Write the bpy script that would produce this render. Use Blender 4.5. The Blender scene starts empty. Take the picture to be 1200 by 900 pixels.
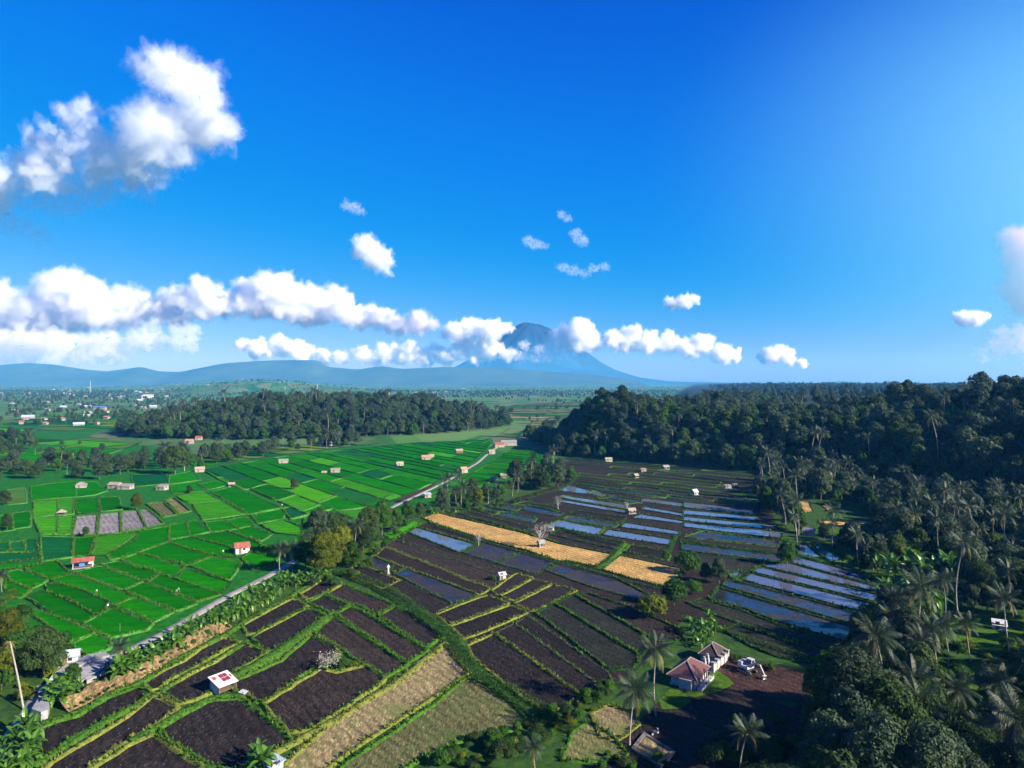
import bpy, bmesh, math, random
import numpy as np
from mathutils import Vector, Matrix, noise
# ---------------------------------------------------------------- camera, sky, sun, exposure
SC = bpy.context.scene
COL = SC.collection
F, HY, CH = 833.0, 447.0, 60.0          # focal length in pixels of a 1200 wide frame, horizon row, flying height
cam = bpy.data.cameras.new('camera'); camo = bpy.data.objects.new('camera', cam); COL.objects.link(camo)
camo.location = (0, 0, CH); camo.rotation_euler = (math.radians(90) - math.atan(3 / F), 0, 0)
cam.sensor_width = 36; cam.lens = F / 1200 * 36; cam.clip_start = 1; cam.clip_end = 2e5
SC.camera = camo
SUN_EL = math.radians(27)
sun_h = Vector((.88, -.475, 0)).normalized()
world = bpy.data.worlds.new('World'); SC.world = world; world.use_nodes = True
wt = world.node_tree
sky = wt.nodes.new('ShaderNodeTexSky'); sky.sky_type = 'NISHITA'; sky.sun_disc = False
sky.sun_elevation = SUN_EL; sky.sun_rotation = math.atan2(sun_h.x, sun_h.y)
sky.air_density = 1.0; sky.dust_density = .3; sky.ozone_density = 5
def vmul(k):
    n = wt.nodes.new('ShaderNodeVectorMath'); n.operation = 'MULTIPLY'; n.inputs[1].default_value = (k, k, k); return n
v1 = vmul(.1); crv = wt.nodes.new('ShaderNodeRGBCurve'); v2 = vmul(10)        # the photograph's steep azure tone curve, the same all round the sky
for c, pts in enumerate([[(0, 0), (.105, .0), (.19, .004), (.39, .11), (.6, .24), (1, .45)], [(0, 0), (.10, .02), (.153, .06), (.203, .095), (.34, .155), (.54, .235), (.64, .29), (1, .5)], [(0, 0), (.15, .2), (.31, .37), (.4, .43), (.55, .45), (.8, .52), (1, .62)]]):
    cv = crv.mapping.curves[c]
    while len(cv.points) < len(pts): cv.points.new(.5, .5)
    for p, q in zip(cv.points, pts): p.location = q; p.handle_type = 'AUTO_CLAMPED'
crv.mapping.update()
wt.links.new(sky.outputs[0], v1.inputs[0]); wt.links.new(v1.outputs[0], crv.inputs['Color']); wt.links.new(crv.outputs[0], v2.inputs[0])
wt.links.new(v2.outputs[0], wt.nodes['Background'].inputs[0])
wt.nodes['Background'].inputs[1].default_value = .08
sl = bpy.data.lights.new('sun', 'SUN'); so = bpy.data.objects.new('sun', sl); COL.objects.link(so)
sl.energy = 5; sl.angle = math.radians(.5); sl.color = (1, .93, .82)
so.rotation_euler = Vector((sun_h.x * math.cos(SUN_EL), sun_h.y * math.cos(SUN_EL), math.sin(SUN_EL))).to_track_quat('Z', 'Y').to_euler()
vs = SC.view_settings
vs.view_transform = 'Standard'; vs.look = 'None'; vs.gamma = 1; vs.use_curve_mapping = False
vs.exposure = 1.28
cy = SC.cycles
cy.max_bounces = 18; cy.volume_bounces = 16; cy.transparent_max_bounces = 8; cy.diffuse_bounces = 3; cy.glossy_bounces = 3
cy.use_denoising = True

# ---------------------------------------------------------------- helpers
def gp(px, py, z=0.0):
    Y = (CH - z) * F / (py - HY)
    return ((px - 600) * Y / F, Y)
def gpl(pts, z=0.0): return [gp(*p, z) for p in pts]

def tag(o, label=None, cat=None, group=None, kind=None):
    if label: o['label'] = label
    if cat: o['category'] = cat
    if group: o['group'] = group
    if kind: o['kind'] = kind
    return o
def link(name, data, parent=None, loc=None, rot=None, scale=None):
    o = bpy.data.objects.new(name, data); COL.objects.link(o)
    if parent: o.parent = parent
    if loc is not None: o.location = loc
    if rot is not None: o.rotation_euler = rot
    if scale is not None: o.scale = scale
    return o
def empty(name, loc=(0, 0, 0), rz=0, label=None, cat=None, group=None):
    o = link(name, None, None, loc, (0, 0, rz)); o.empty_display_size = .5
    return tag(o, label, cat, group)

def mesh_np(name, verts, faces, mats=(), smooth=False, midx=None):
    """faces: list of int arrays (n,k), k may differ between arrays"""
    me = bpy.data.meshes.new(name)
    verts = np.asarray(verts, 'f').reshape(-1, 3)
    faces = [np.asarray(f, 'i') for f in faces if len(f)]
    me.vertices.add(len(verts)); me.vertices.foreach_set('co', verts.ravel())
    nl = sum(f.size for f in faces); npoly = sum(len(f) for f in faces)
    me.loops.add(nl); me.loops.foreach_set('vertex_index', np.concatenate([f.ravel() for f in faces]))
    tot = np.concatenate([np.full(len(f), f.shape[1], 'i') for f in faces])
    start = np.concatenate([[0], np.cumsum(tot)[:-1]]).astype('i')
    me.polygons.add(npoly); me.polygons.foreach_set('loop_start', start); me.polygons.foreach_set('loop_total', tot)
    if midx is not None: me.polygons.foreach_set('material_index', np.asarray(midx, 'i'))
    me.polygons.foreach_set('use_smooth', np.full(npoly, smooth))
    me.update(calc_edges=True); me.validate()
    for m in mats: me.materials.append(m)
    return me

class MB:
    """collects boxes, prisms and tubes in one bmesh"""
    def __init__(s): s.bm = bmesh.new()
    def box(s, c, d, rz=0, rx=0, ry=0):
        M = Matrix.Translation(c) @ Matrix.Rotation(rz, 4, 'Z') @ Matrix.Rotation(ry, 4, 'Y') @ Matrix.Rotation(rx, 4, 'X') @ Matrix.Diagonal((*d, 1))
        bmesh.ops.create_cube(s.bm, size=1, matrix=M); return s
    def tube(s, a, b, r0, r1=None, n=8):
        a, b = Vector(a), Vector(b); r1 = r0 if r1 is None else r1
        v = b - a; M = Matrix.Translation((a + b) / 2) @ v.to_track_quat('Z', 'Y').to_matrix().to_4x4()
        bmesh.ops.create_cone(s.bm, cap_ends=True, segments=n, radius1=r0, radius2=max(r1, .001), depth=v.length, matrix=M); return s
    def poly(s, pts):
        s.bm.faces.new([s.bm.verts.new(p) for p in pts]); return s
    def prism(s, pts, z0, z1):
        lo = [s.bm.verts.new((x, y, z0)) for x, y in pts]; hi = [s.bm.verts.new((x, y, z1)) for x, y in pts]
        n = len(pts)
        s.bm.faces.new(hi); s.bm.faces.new(lo[::-1])
        for i in range(n): s.bm.faces.new((lo[i], lo[(i + 1) % n], hi[(i + 1) % n], hi[i]))
        return s
    def solid(s, verts, faces):
        v = [s.bm.verts.new(p) for p in verts]
        for f in faces: s.bm.faces.new([v[i] for i in f])
        return s
    def build(s, name, mat, parent=None, bevel=0, smooth=False, **k):
        if bevel: bmesh.ops.bevel(s.bm, geom=list(s.bm.edges), offset=bevel, segments=1, affect='EDGES')
        bmesh.ops.recalc_face_normals(s.bm, faces=s.bm.faces)
        me = bpy.data.meshes.new(name); s.bm.to_mesh(me); s.bm.free()
        if smooth: me.polygons.foreach_set('use_smooth', [True] * len(me.polygons))
        me.materials.append(mat)
        return link(name, me, parent, **k)

# ---------------------------------------------------------------- materials
def newmat(name):
    m = bpy.data.materials.new(name); m.use_nodes = True
    t = m.node_tree; return m, t, t.nodes['Principled BSDF']
def N(t, typ, **kw):
    n = t.nodes.new(typ)
    for k, v in kw.items():
        if k.startswith('_'): setattr(n, k[1:], v)
        else: n.inputs[k].default_value = v
    return n
def rgba(c): return (*c, 1)
def ramp(t, fac, stops):
    r = t.nodes.new('ShaderNodeValToRGB'); e = r.color_ramp.elements
    while len(e) < len(stops): e.new(.5)
    for el, (p, c) in zip(e, stops): el.position = p; el.color = rgba(c)
    t.links.new(fac, r.inputs[0]); return r.outputs[0]
def mixc(t, fac, a, b, mode='MIX'):
    m = t.nodes.new('ShaderNodeMix'); m.data_type = 'RGBA'; m.blend_type = mode
    for v, i in ((fac, 0), (a, 6), (b, 7)):
        if isinstance(v, (int, float)): m.inputs[i].default_value = v
        elif isinstance(v, tuple): m.inputs[i].default_value = rgba(v)
        else: t.links.new(v, m.inputs[i])
    return m.outputs[2]
def coords(t): return t.nodes.new('ShaderNodeTexCoord').outputs['Object']
def noise_n(t, scale, detail=4, rough=.6, vec=None, dist=0):
    n = N(t, 'ShaderNodeTexNoise', Scale=scale, Detail=detail, Roughness=rough, Distortion=dist)
    t.links.new(vec if vec is not None else coords(t), n.inputs['Vector']); return n.outputs['Fac']
def bump(t, b, h, strength, dist):
    n = N(t, 'ShaderNodeBump', Strength=strength, Distance=dist); t.links.new(h, n.inputs['Height']); t.links.new(n.outputs[0], b.inputs['Normal'])
def rnd(t): return t.nodes.new('ShaderNodeObjectInfo').outputs['Random']
def simple(name, c, rough=.8, var=.25, scale=3, bmp=0, metal=0):
    m, t, b = newmat(name)
    n = noise_n(t, scale)
    lo = tuple(x * (1 - var) for x in c); hi = tuple(min(1, x * (1 + var)) for x in c)
    t.links.new(ramp(t, n, [(.3, lo), (.7, hi)]), b.inputs['Base Color'])
    b.inputs['Roughness'].default_value = rough; b.inputs['Metallic'].default_value = metal
    if rough >= .8: b.inputs['Specular IOR Level'].default_value = .06
    if bmp: bump(t, b, n, .6, bmp)
    return m
def leafmat(name, c, c2, rough=.6, trans=.25, spec=.08):
    m, t, b = newmat(name)
    geo = t.nodes.new('ShaderNodeNewGeometry')
    col = mixc(t, geo.outputs['Random Per Island'], c, c2)
    ob = ramp(t, rnd(t), [(0, (.62, .62, .62)), (.5, (1, 1, 1)), (1, (1.35, 1.25, 1.1))])
    col = mixc(t, 1.0, col, ob, 'MULTIPLY')
    t.links.new(col, b.inputs['Base Color']); b.inputs['Roughness'].default_value = rough
    b.inputs['Specular IOR Level'].default_value = spec
    tr = t.nodes.new('ShaderNodeBsdfTranslucent'); t.links.new(col, tr.inputs[0])
    mx = t.nodes.new('ShaderNodeMixShader'); mx.inputs[0].default_value = trans
    t.links.new(b.outputs[0], mx.inputs[1]); t.links.new(tr.outputs[0], mx.inputs[2])
    t.links.new(mx.outputs[0], t.nodes['Material Output'].inputs['Surface'])
    return m
def ricemat(name, a, b_, rows=.0):
    m, t, b = newmat(name); v = coords(t)
    n1 = noise_n(t, .09, 5, .7, v); n2 = noise_n(t, 1.6, 5, .8, v)
    mp = N(t, 'ShaderNodeMapping'); mp.inputs['Rotation'].default_value = (0, 0, .95); mp.inputs['Scale'].default_value = (.12, 1.3, 1); t.links.new(v, mp.inputs[0])
    n5 = noise_n(t, .8, 3, .6, mp.outputs[0])
    col = ramp(t, n1, [(.3, a), (.7, b_)])
    col = mixc(t, 1.0, col, ramp(t, n2, [(.3, (.62, .66, .6)), (.7, (1.35, 1.25, 1.2))]), 'MULTIPLY')
    col = mixc(t, 1.0, col, ramp(t, n5, [(.35, (.78, .80, .78)), (.65, (1.22, 1.16, 1.1))]), 'MULTIPLY')
    col = mixc(t, 1.0, col, ramp(t, rnd(t), [(0, (.75, .70, .9)), (.45, (1, .95, 1)), (.75, (1.25, 1.06, .95)), (1, (2.0, 1.16, .9))]), 'MULTIPLY')
    t.links.new(col, b.inputs['Base Color']); b.inputs['Roughness'].default_value = .9; b.inputs['Specular IOR Level'].default_value = .0
    bump(t, b, n2, .8, .25)
    return m
def soilmat(name, a, b_, wet=0.0, furrow=1.0, sheen=.45, patch=None):
    """tilled mud: clods, faint furrows and damp patches"""
    m, t, b = newmat(name); v = coords(t)
    mp = N(t, 'ShaderNodeMapping'); mp.inputs['Scale'].default_value = (1.0, .35, 1); mp.inputs['Rotation'].default_value = (0, 0, .6)
    t.links.new(v, mp.inputs[0])
    n2 = noise_n(t, 2.3, 5, .8, mp.outputs[0]); n1 = noise_n(t, .12, 3, .6, v); n3 = noise_n(t, 5, 2, .6, v)
    col = ramp(t, n2, [(.34, tuple(x * .7 for x in a)), (.56, b_), (.68, tuple(min(1, x * 2.2) for x in b_))])
    col = mixc(t, 1.0, col, ramp(t, n1, [(.3, (.65, .65, .68)), (.7, (1.25, 1.22, 1.2))]), 'MULTIPLY')
    wv = N(t, 'ShaderNodeTexWave', Scale=.16, Distortion=6.0, Detail=3); wv.inputs['Detail Scale'].default_value = 1.2; wm = N(t, 'ShaderNodeMapping'); wm.inputs['Rotation'].default_value = (0, 0, -.62)
    t.links.new(v, wm.inputs[0]); t.links.new(wm.outputs[0], wv.inputs['Vector'])
    col = mixc(t, 1.0, col, ramp(t, wv.outputs['Fac'], [(.1, (.72, .72, .74)), (.6, (1.08, 1.06, 1.05))]), 'MULTIPLY')
    spk = ramp(t, n3, [(.70, (0, 0, 0)), (.78, (1, 1, 1))])
    col = mixc(t, spk, col, (.16, .14, .12))
    col = mixc(t, 1.0, col, ramp(t, rnd(t), [(0, (.75, .75, .78)), (1, (1.3, 1.25, 1.25))]), 'MULTIPLY')
    if patch:       # regrowing grass and burnt stubble spots
        col = mixc(t, ramp(t, noise_n(t, .11, 4, .65, v), [(.5, (0, 0, 0)), (.62, (.8, .8, .8))]), col, patch)
        col = mixc(t, ramp(t, noise_n(t, .42, 3, .6, v), [(.66, (0, 0, 0)), (.71, (.85, .85, .85))]), col, (.045, .035, .02))
    t.links.new(col, b.inputs['Base Color'])
    if wet:
        w = ramp(t, n1, [(wet - .08, (.03,) * 3), (wet + .06, (.75,) * 3)])
        t.links.new(w, b.inputs['Roughness']); b.inputs['Specular IOR Level'].default_value = sheen
    else:
        b.inputs['Roughness'].default_value = .95; b.inputs['Specular IOR Level'].default_value = .08
    bump(t, b, n2, furrow, .4 if not wet else .05)
    return m
def watermat(name, mud, cover):
    """flooded paddy: shallow water over mud with clods and weeds breaking the surface"""
    m, t, b = newmat(name); v = coords(t)
    n1 = noise_n(t, .15, 4, .6, v); n2 = noise_n(t, 2.0, 3, .7, v); n3 = noise_n(t, .8, 2, .5, v)
    b.inputs['Base Color'].default_value = rgba(mud); b.inputs['Roughness'].default_value = .04; b.inputs['IOR'].default_value = 1.4
    bump(t, b, n3, .12, .01)
    d = N(t, 'ShaderNodeBsdfPrincipled', Roughness=.8); d.inputs['Base Color'].default_value = rgba((.035, .035, .03))
    mul = N(t, 'ShaderNodeMath', _operation='MULTIPLY'); t.links.new(n1, mul.inputs[0]); t.links.new(n2, mul.inputs[1])
    f = ramp(t, mul.outputs[0], [(cover, (0, 0, 0)), (cover + .06, (1, 1, 1))])
    mx = t.nodes.new('ShaderNodeMixShader'); t.links.new(f, mx.inputs[0]); t.links.new(b.outputs[0], mx.inputs[1]); t.links.new(d.outputs[0], mx.inputs[2])
    t.links.new(mx.outputs[0], t.nodes['Material Output'].inputs['Surface'])
    return m
def groundmat(name):
    m, t, b = newmat(name); v = coords(t)
    vo = N(t, 'ShaderNodeTexVoronoi', Scale=.016); mp = N(t, 'ShaderNodeMapping'); mp.inputs['Scale'].default_value = (1, .55, 1); mp.inputs['Rotation'].default_value = (0, 0, .5)
    t.links.new(v, mp.inputs[0]); t.links.new(mp.outputs[0], vo.inputs['Vector'])
    sep = t.nodes.new('ShaderNodeSeparateColor'); t.links.new(vo.outputs['Color'], sep.inputs[0])
    cells = ramp(t, sep.outputs[0], [(0, (.012, .09, .014)), (.4, (.03, .14, .02)), (.7, (.07, .16, .04)), (.9, (.12, .15, .06)), (1, (.11, .11, .07))])
    n = noise_n(t, .35, 5, .7, v); n0 = noise_n(t, .004, 3, .6, v)
    gr = ramp(t, n, [(.3, (.012, .032, .007)), (.55, (.030, .075, .010)), (.75, (.075, .11, .02))])
    sx = t.nodes.new('ShaderNodeSeparateXYZ'); t.links.new(v, sx.inputs[0])
    far = N(t, 'ShaderNodeMapRange'); far.inputs[1].default_value = 380; far.inputs[2].default_value = 620; t.links.new(sx.outputs[1], far.inputs[0])
    col = mixc(t, far.outputs[0], gr, cells)
    scrub = ramp(t, n0, [(.42, (0, 0, 0)), (.6, (1, 1, 1))])
    fm = N(t, 'ShaderNodeMath', _operation='MULTIPLY'); t.links.new(scrub, fm.inputs[0]); t.links.new(far.outputs[0], fm.inputs[1])
    fm2 = N(t, 'ShaderNodeMath', _operation='MULTIPLY'); t.links.new(fm.outputs[0], fm2.inputs[0]); fm2.inputs[1].default_value = .7
    col = mixc(t, fm2.outputs[0], col, ramp(t, noise_n(t, .05, 5, .7, v), [(.35, (.02, .05, .02)), (.6, (.09, .12, .05))]))
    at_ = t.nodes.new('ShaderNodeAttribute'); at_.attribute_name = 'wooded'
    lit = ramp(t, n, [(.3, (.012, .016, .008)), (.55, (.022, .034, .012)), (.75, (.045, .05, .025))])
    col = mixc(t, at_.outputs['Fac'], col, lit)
    t.links.new(col, b.inputs['Base Color']); b.inputs['Roughness'].default_value = .9; b.inputs['Specular IOR Level'].default_value = .1
    bump(t, b, n, .7, .5)
    return m

M_ground = groundmat('ground_grass')
M_rice = [ricemat('rice_green', (.002, .105, .001), (.009, .165, .002)), ricemat('rice_bright', (.015, .20, .004), (.05, .26, .008)),
          ricemat('rice_blue_green', (.004, .075, .018), (.007, .10, .028)), ricemat('rice_pale', (.045, .14, .02), (.075, .16, .035))]
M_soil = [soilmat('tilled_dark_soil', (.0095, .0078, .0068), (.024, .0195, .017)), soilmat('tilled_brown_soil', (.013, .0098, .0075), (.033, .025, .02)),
          soilmat('weedy_soil', (.012, .014, .009), (.032, .036, .024))]
M_wetsoil = soilmat('wet_dark_mud', (.009, .0075, .0075), (.022, .019, .018), wet=.42)
M_wetsoil2 = soilmat('half_flooded_mud', (.010, .0095, .009), (.026, .024, .022), wet=.54)
M_water = watermat('paddy_water', (.11, .13, .17), .74)
M_water2 = watermat('muddy_paddy_water', (.085, .085, .125), .66)
M_gold = soilmat('harvested_straw', (.36, .215, .06), (.50, .32, .10), furrow=.6)
M_dry = soilmat('dry_stubble', (.15, .13, .055), (.27, .22, .10), furrow=.6, patch=(.10, .13, .03))
M_drygreen = soilmat('dry_grass_green', (.07, .10, .03), (.17, .165, .06), furrow=.7, patch=(.05, .085, .018))
M_grey = soilmat('grey_dry_soil', (.12, .115, .11), (.20, .19, .18), furrow=.6)
M_brown = soilmat('red_brown_soil', (.035, .02, .014), (.075, .042, .03), furrow=.8)
M_tanbank = soilmat('tan_earth_bank', (.12, .085, .035), (.26, .19, .085), furrow=1)
M_bund = simple('bund_grass', (.040, .105, .010), .9, .6, 1.6, .2)
M_bundg = simple('bund_green_grass', (.045, .15, .022), .9, .6, 1.6, .2)
M_verge = simple('green_verge', (.012, .105, .008), .9, .55, .5, .2)
M_clod = simple('mud_clod', (.05, .042, .036), .95, .5, 4)
M_bundy = simple('bund_dry_grass', (.125, .145, .025), .9, .5, 1.6, .2)
M_bundd = simple('bund_dark_grass', (.010, .036, .008), .9, .6, 1.6, .2)
M_bundm = simple('bund_mud', (.045, .045, .03), .9, .5, 1.2, .15)
M_lawn = simple('lawn_grass', (.050, .105, .007), .9, .5, .8, .2)
M_road = simple('road_concrete', (.28, .255, .215), .85, .25, .5, .02)
M_conc = simple('concrete', (.27, .26, .25), .8, .25, .7, .02)
M_white = simple('whitewash', (.50, .48, .46), .7, .12, 1.5)
M_stone = simple('grey_white_stone', (.36, .335, .31), .85, .3, 2.5, .02)
M_tile = simple('red_roof_tile', (.095, .036, .033), .75, .25, 3, .03)
M_tiled = simple('brown_roof_tile', (.04, .024, .021), .75, .3, 3, .03)
M_ridge = simple('pale_ridge_tile', (.20, .15, .14), .7, .2, 2)
M_rust = simple('rusty_sheet', (.26, .08, .05), .6, .5, 1.2, .02)
M_zincd = simple('weathered_grey_sheet', (.20, .20, .20), .7, .35, 1.5, .01)
M_creamd = simple('stained_cream_plaster', (.30, .27, .21), .85, .3, 1.2)
M_zinc = simple('pale_zinc_sheet', (.33, .34, .36), .6, .3, 1.5, .01, 0)
M_bluezinc = simple('blue_grey_sheet', (.38, .45, .56), .6, .25, 1.2, .01, 0)
M_thatch = simple('grey_thatch', (.28, .24, .18), .9, .4, 4, .06)
M_wood = simple('weathered_wood', (.16, .11, .075), .8, .4, 3)
M_dark = simple('dark_opening', (.02, .02, .022), .6, .3, 2)
M_blue = simple('blue_tarpaulin', (.06, .17, .55), .5, .25, 2)
M_redp = simple('dark_red_panel', (.18, .025, .035), .4, .3, 2)
M_trunk = simple('palm_trunk_bark', (.30, .27, .22), .9, .35, 3, .03)
M_bark = simple('tree_bark', (.11, .085, .06), .9, .4, 3, .05)
M_palebark = simple('bare_branch_bark', (.50, .46, .42), .9, .25, 3)
M_leaf = leafmat('leaf_dark', (.016, .040, .010), (.055, .092, .024))
M_leafg = leafmat('leaf_green', (.016, .060, .007), (.05, .12, .014))
M_leafy = leafmat('leaf_yellow_green', (.06, .10, .008), (.16, .18, .015), trans=.35)
M_leafb = leafmat('leaf_blue_green', (.018, .042, .020), (.062, .092, .044), .6, .2, .12)
M_frond = leafmat('palm_frond', (.014, .034, .013), (.048, .074, .034), .5, .18, .32)
M_frondy = leafmat('palm_frond_yellow', (.14, .14, .03), (.26, .22, .06), .45, .3, .5)
M_banana = leafmat('banana_leaf', (.028, .11, .008), (.10, .22, .018), .4, .35, .5)
M_greyleaf = leafmat('pale_grey_leaf', (.12, .12, .105), (.24, .235, .21), .8, .1, .2)
M_grassb = leafmat('grass_blade', (.024, .085, .007), (.10, .20, .016), .7, .3, .2)
M_grassy = leafmat('dry_grass_blade', (.10, .14, .018), (.24, .25, .05), .7, .3, .2)
# ---------------------------------------------------------------- terrain
PLATEAU = [(3000, 12100), (690, 3000), (230, 1050), (70, 765), (33, 685), (52, 560), (122, 505), (167, 458), (196, 402), (221, 310), (262, 200), (330, 60), (400, -400)]
PX = np.array(PLATEAU, float)
def plateau_sd(x, y):
    x = np.asarray(x, float); y = np.asarray(y, float)
    best = np.full(x.shape, 1e9); ins = np.zeros(x.shape, bool)
    poly = PLATEAU + [(40000, -400), (40000, 12100)]
    n = len(poly)
    for i in range(n):
        (x0, y0), (x1, y1) = poly[i], poly[(i + 1) % n]
        cond = ((y0 > y) != (y1 > y))
        with np.errstate(divide='ignore', invalid='ignore'):
            xi = (x1 - x0) * (y - y0) / (y1 - y0 + 1e-12) + x0
        ins ^= cond & (x < xi)
        if i < len(PLATEAU) - 1:
            dx, dy = x1 - x0, y1 - y0
            u = np.clip(((x - x0) * dx + (y - y0) * dy) / (dx * dx + dy * dy), 0, 1)
            best = np.minimum(best, np.hypot(x - x0 - u * dx, y - y0 - u * dy))
    return np.where(ins, best, -best)
def sstep(a): a = np.clip(a, 0, 1); return a * a * (3 - 2 * a)
def terrain(x, y):
    x = np.asarray(x, float); y = np.asarray(y, float)
    d = plateau_sd(x, y)
    h = 24 * sstep(d / 45) + (13 + 4 * np.sin(x * .021 + 1) * np.cos(y * .013)) * sstep((d - 40) / 320) + 18 * sstep((x - 235) / 80) * sstep((680 - y) / 200) * sstep(d / 80)
    # low hill under the middle wood
    u = ((x + 235) / 235); v = ((y - 930) / 250)
    h = h + 27 * sstep((1.15 - np.hypot(u, v)) / .8)
    # wooded knoll
    h = h + 15 * np.exp(-(((x - 88) / 38) ** 2 + ((y - 620) / 52) ** 2)) * sstep(d / 30)
    # far low hill with a bare top and low woods in front of the ranges
    h = h + 75 * np.exp(-(((x + 2300) / 800) ** 2 + ((y - 6300) / 700) ** 2))
    h = h + 65 * np.exp(-(((x + 1250) / 420) ** 2 + ((y - 3600) / 300) ** 2))
    return h
def geo_axis(lo, hi, near0, near1, step, grow):
    a = list(np.arange(near0, near1 + .1, step)); s = step
    x = near1
    while x < hi: s *= grow; x = min(hi, x + s); a.append(x)
    s = step; x = near0
    while x > lo: s *= grow; x = max(lo, x - s); a.insert(0, x)
    return np.array(a)
gx = geo_axis(-12500, 12500, -520, 520, 9, 1.12); gy = geo_axis(-400, 12100, 60, 1300, 9, 1.10)
XX, YY = np.meshgrid(gx, gy)
ZZ = terrain(XX, YY)
V = np.stack([XX, YY, ZZ], -1).reshape(-1, 3)
nx, ny = len(gx), len(gy)
ii = np.arange(nx * ny).reshape(ny, nx)
Fq = np.stack([ii[:-1, :-1], ii[:-1, 1:], ii[1:, 1:], ii[1:, :-1]], -1).reshape(-1, 4)
gme = mesh_np('ground', V, [Fq], [M_ground], True)
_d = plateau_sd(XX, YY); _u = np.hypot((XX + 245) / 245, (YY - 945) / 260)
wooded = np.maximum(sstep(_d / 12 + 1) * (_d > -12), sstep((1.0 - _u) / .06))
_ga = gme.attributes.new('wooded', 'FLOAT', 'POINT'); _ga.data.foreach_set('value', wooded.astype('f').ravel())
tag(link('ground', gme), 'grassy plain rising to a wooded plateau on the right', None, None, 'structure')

# far ranges and the volcano
def range_mesh(name, prof, D, depth, mat, label, rough=.12, seed=0):
    """a ridge whose crest follows prof (pixel x, pixel height over the horizon) at distance D, with a real front and back slope"""
    xs = np.linspace(prof[0][0], prof[-1][0], 150)
    hs = np.interp(xs, [p[0] for p in prof], [p[1] for p in prof])
    rows = np.linspace(-1, 1, 15); k = D / F
    V = []
    for r in rows:
        for x, h in zip(xs, hs):
            X = (x - 600) * k; Yv = D + r * depth
            s = max(0, 1 - abs(r)) ** 1.25
            nz = noise.fractal(Vector((X / 900 + seed, Yv / 900, seed)), .8, 2.1, 5)
            z = (CH + h * k) * s * (1 + rough * nz * (1 - s * .8)) if s > 0 else -.5
            V.append((X, Yv, z))
    nx = len(xs); ii = np.arange(nx * len(rows)).reshape(-1, nx)
    Fq = np.stack([ii[:-1, :-1], ii[:-1, 1:], ii[1:, 1:], ii[1:, :-1]], -1).reshape(-1, 4)
    return tag(link(name, mesh_np(name, V, [Fq], [mat], True)), label, None, None, 'structure')
M_mount = simple('mountain_forest', (.035, .05, .03), .95, .4, .002)
M_volc = simple('volcano_rock_haze_tint', (.018, .055, .14), .95, .35, .0015)  # blue of the distance haze is mixed into the rock colour
range_mesh('mountain_range', [(-160, 14), (-60, 19), (0, 19), (30, 22), (60, 20), (100, 14), (125, 12), (165, 17), (185, 12), (210, 11), (240, 17), (262, 21), (300, 24), (330, 25), (352, 25), (372, 25), (385, 17), (420, 14), (446, 18), (470, 15), (520, 17), (590, 16), (640, 11), (700, 7), (745, 2)], 10800, 1100, M_mount, 'long blue mountain range on the left horizon', seed=3)
range_mesh('mountain', [(925, -6), (945, -3), (965, -1), (985, 0), (1005, -1), (1030, -5)], 10500, 700, M_mount, 'small flat blue mountain beyond the right plateau', seed=9)
# volcano: a cone with gullies, standing beyond the haze
k = 17000 / F; cxv = (624 - 600) * k
V = []; nr, na = 46, 120
prof_r = np.array([0, 10, 18, 30, 45, 64, 80, 97, 122, 160, 300]); prof_h = np.array([65, 67, 64, 56, 46, 33, 22, 13, 5, 0, -3])
for i in range(nr):
    r = (i / (nr - 1)) ** 1.4 * 300
    for j in range(na):
        a = 2 * math.pi * j / na
        g = noise.fractal(Vector((math.cos(a) * 5, math.sin(a) * 5, r / 120)), .9, 2.2, 5)
        rr = r * (1 + .018 * g)
        h = np.interp(r, prof_r, prof_h) + 1.7 * g * np.exp(-((r - 60) / 70) ** 2) + (2.5 * math.cos(a - 2.3) * math.exp(-((r - 14) / 12) ** 2))
        V.append((cxv + rr * math.cos(a) * k, 17000 + rr * math.sin(a) * k * .55, CH * 0 + (h * k + CH if i < nr - 1 else -60)))
ii = np.arange(nr * na).reshape(nr, na); jj = np.roll(ii, -1, 1)
Fq = np.stack([ii[:-1], ii[1:], jj[1:], jj[:-1]], -1).reshape(-1, 4)
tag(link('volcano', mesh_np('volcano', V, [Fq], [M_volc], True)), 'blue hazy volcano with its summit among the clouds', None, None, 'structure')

# haze
hz = MB().box((0, 5850, 224.25), (25200, 12700, 451.5))
M_haze = bpy.data.materials.new('haze'); M_haze.use_nodes = True; ht = M_haze.node_tree; ht.nodes.clear()
ho = ht.nodes.new('ShaderNodeOutputMaterial'); hv = ht.nodes.new('ShaderNodeVolumePrincipled')
hv.inputs['Color'].default_value = (.07, .43, 1, 1); hv.inputs['Density'].default_value = 6.6e-5; hv.inputs['Absorption Color'].default_value = (1, 1, 1, 1); hv.inputs['Anisotropy'].default_value = 0
ht.links.new(hv.outputs[0], ho.inputs['Volume'])
tag(hz.build('haze', M_haze), 'pale blue haze over the plain', None, None, 'stuff')

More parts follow.
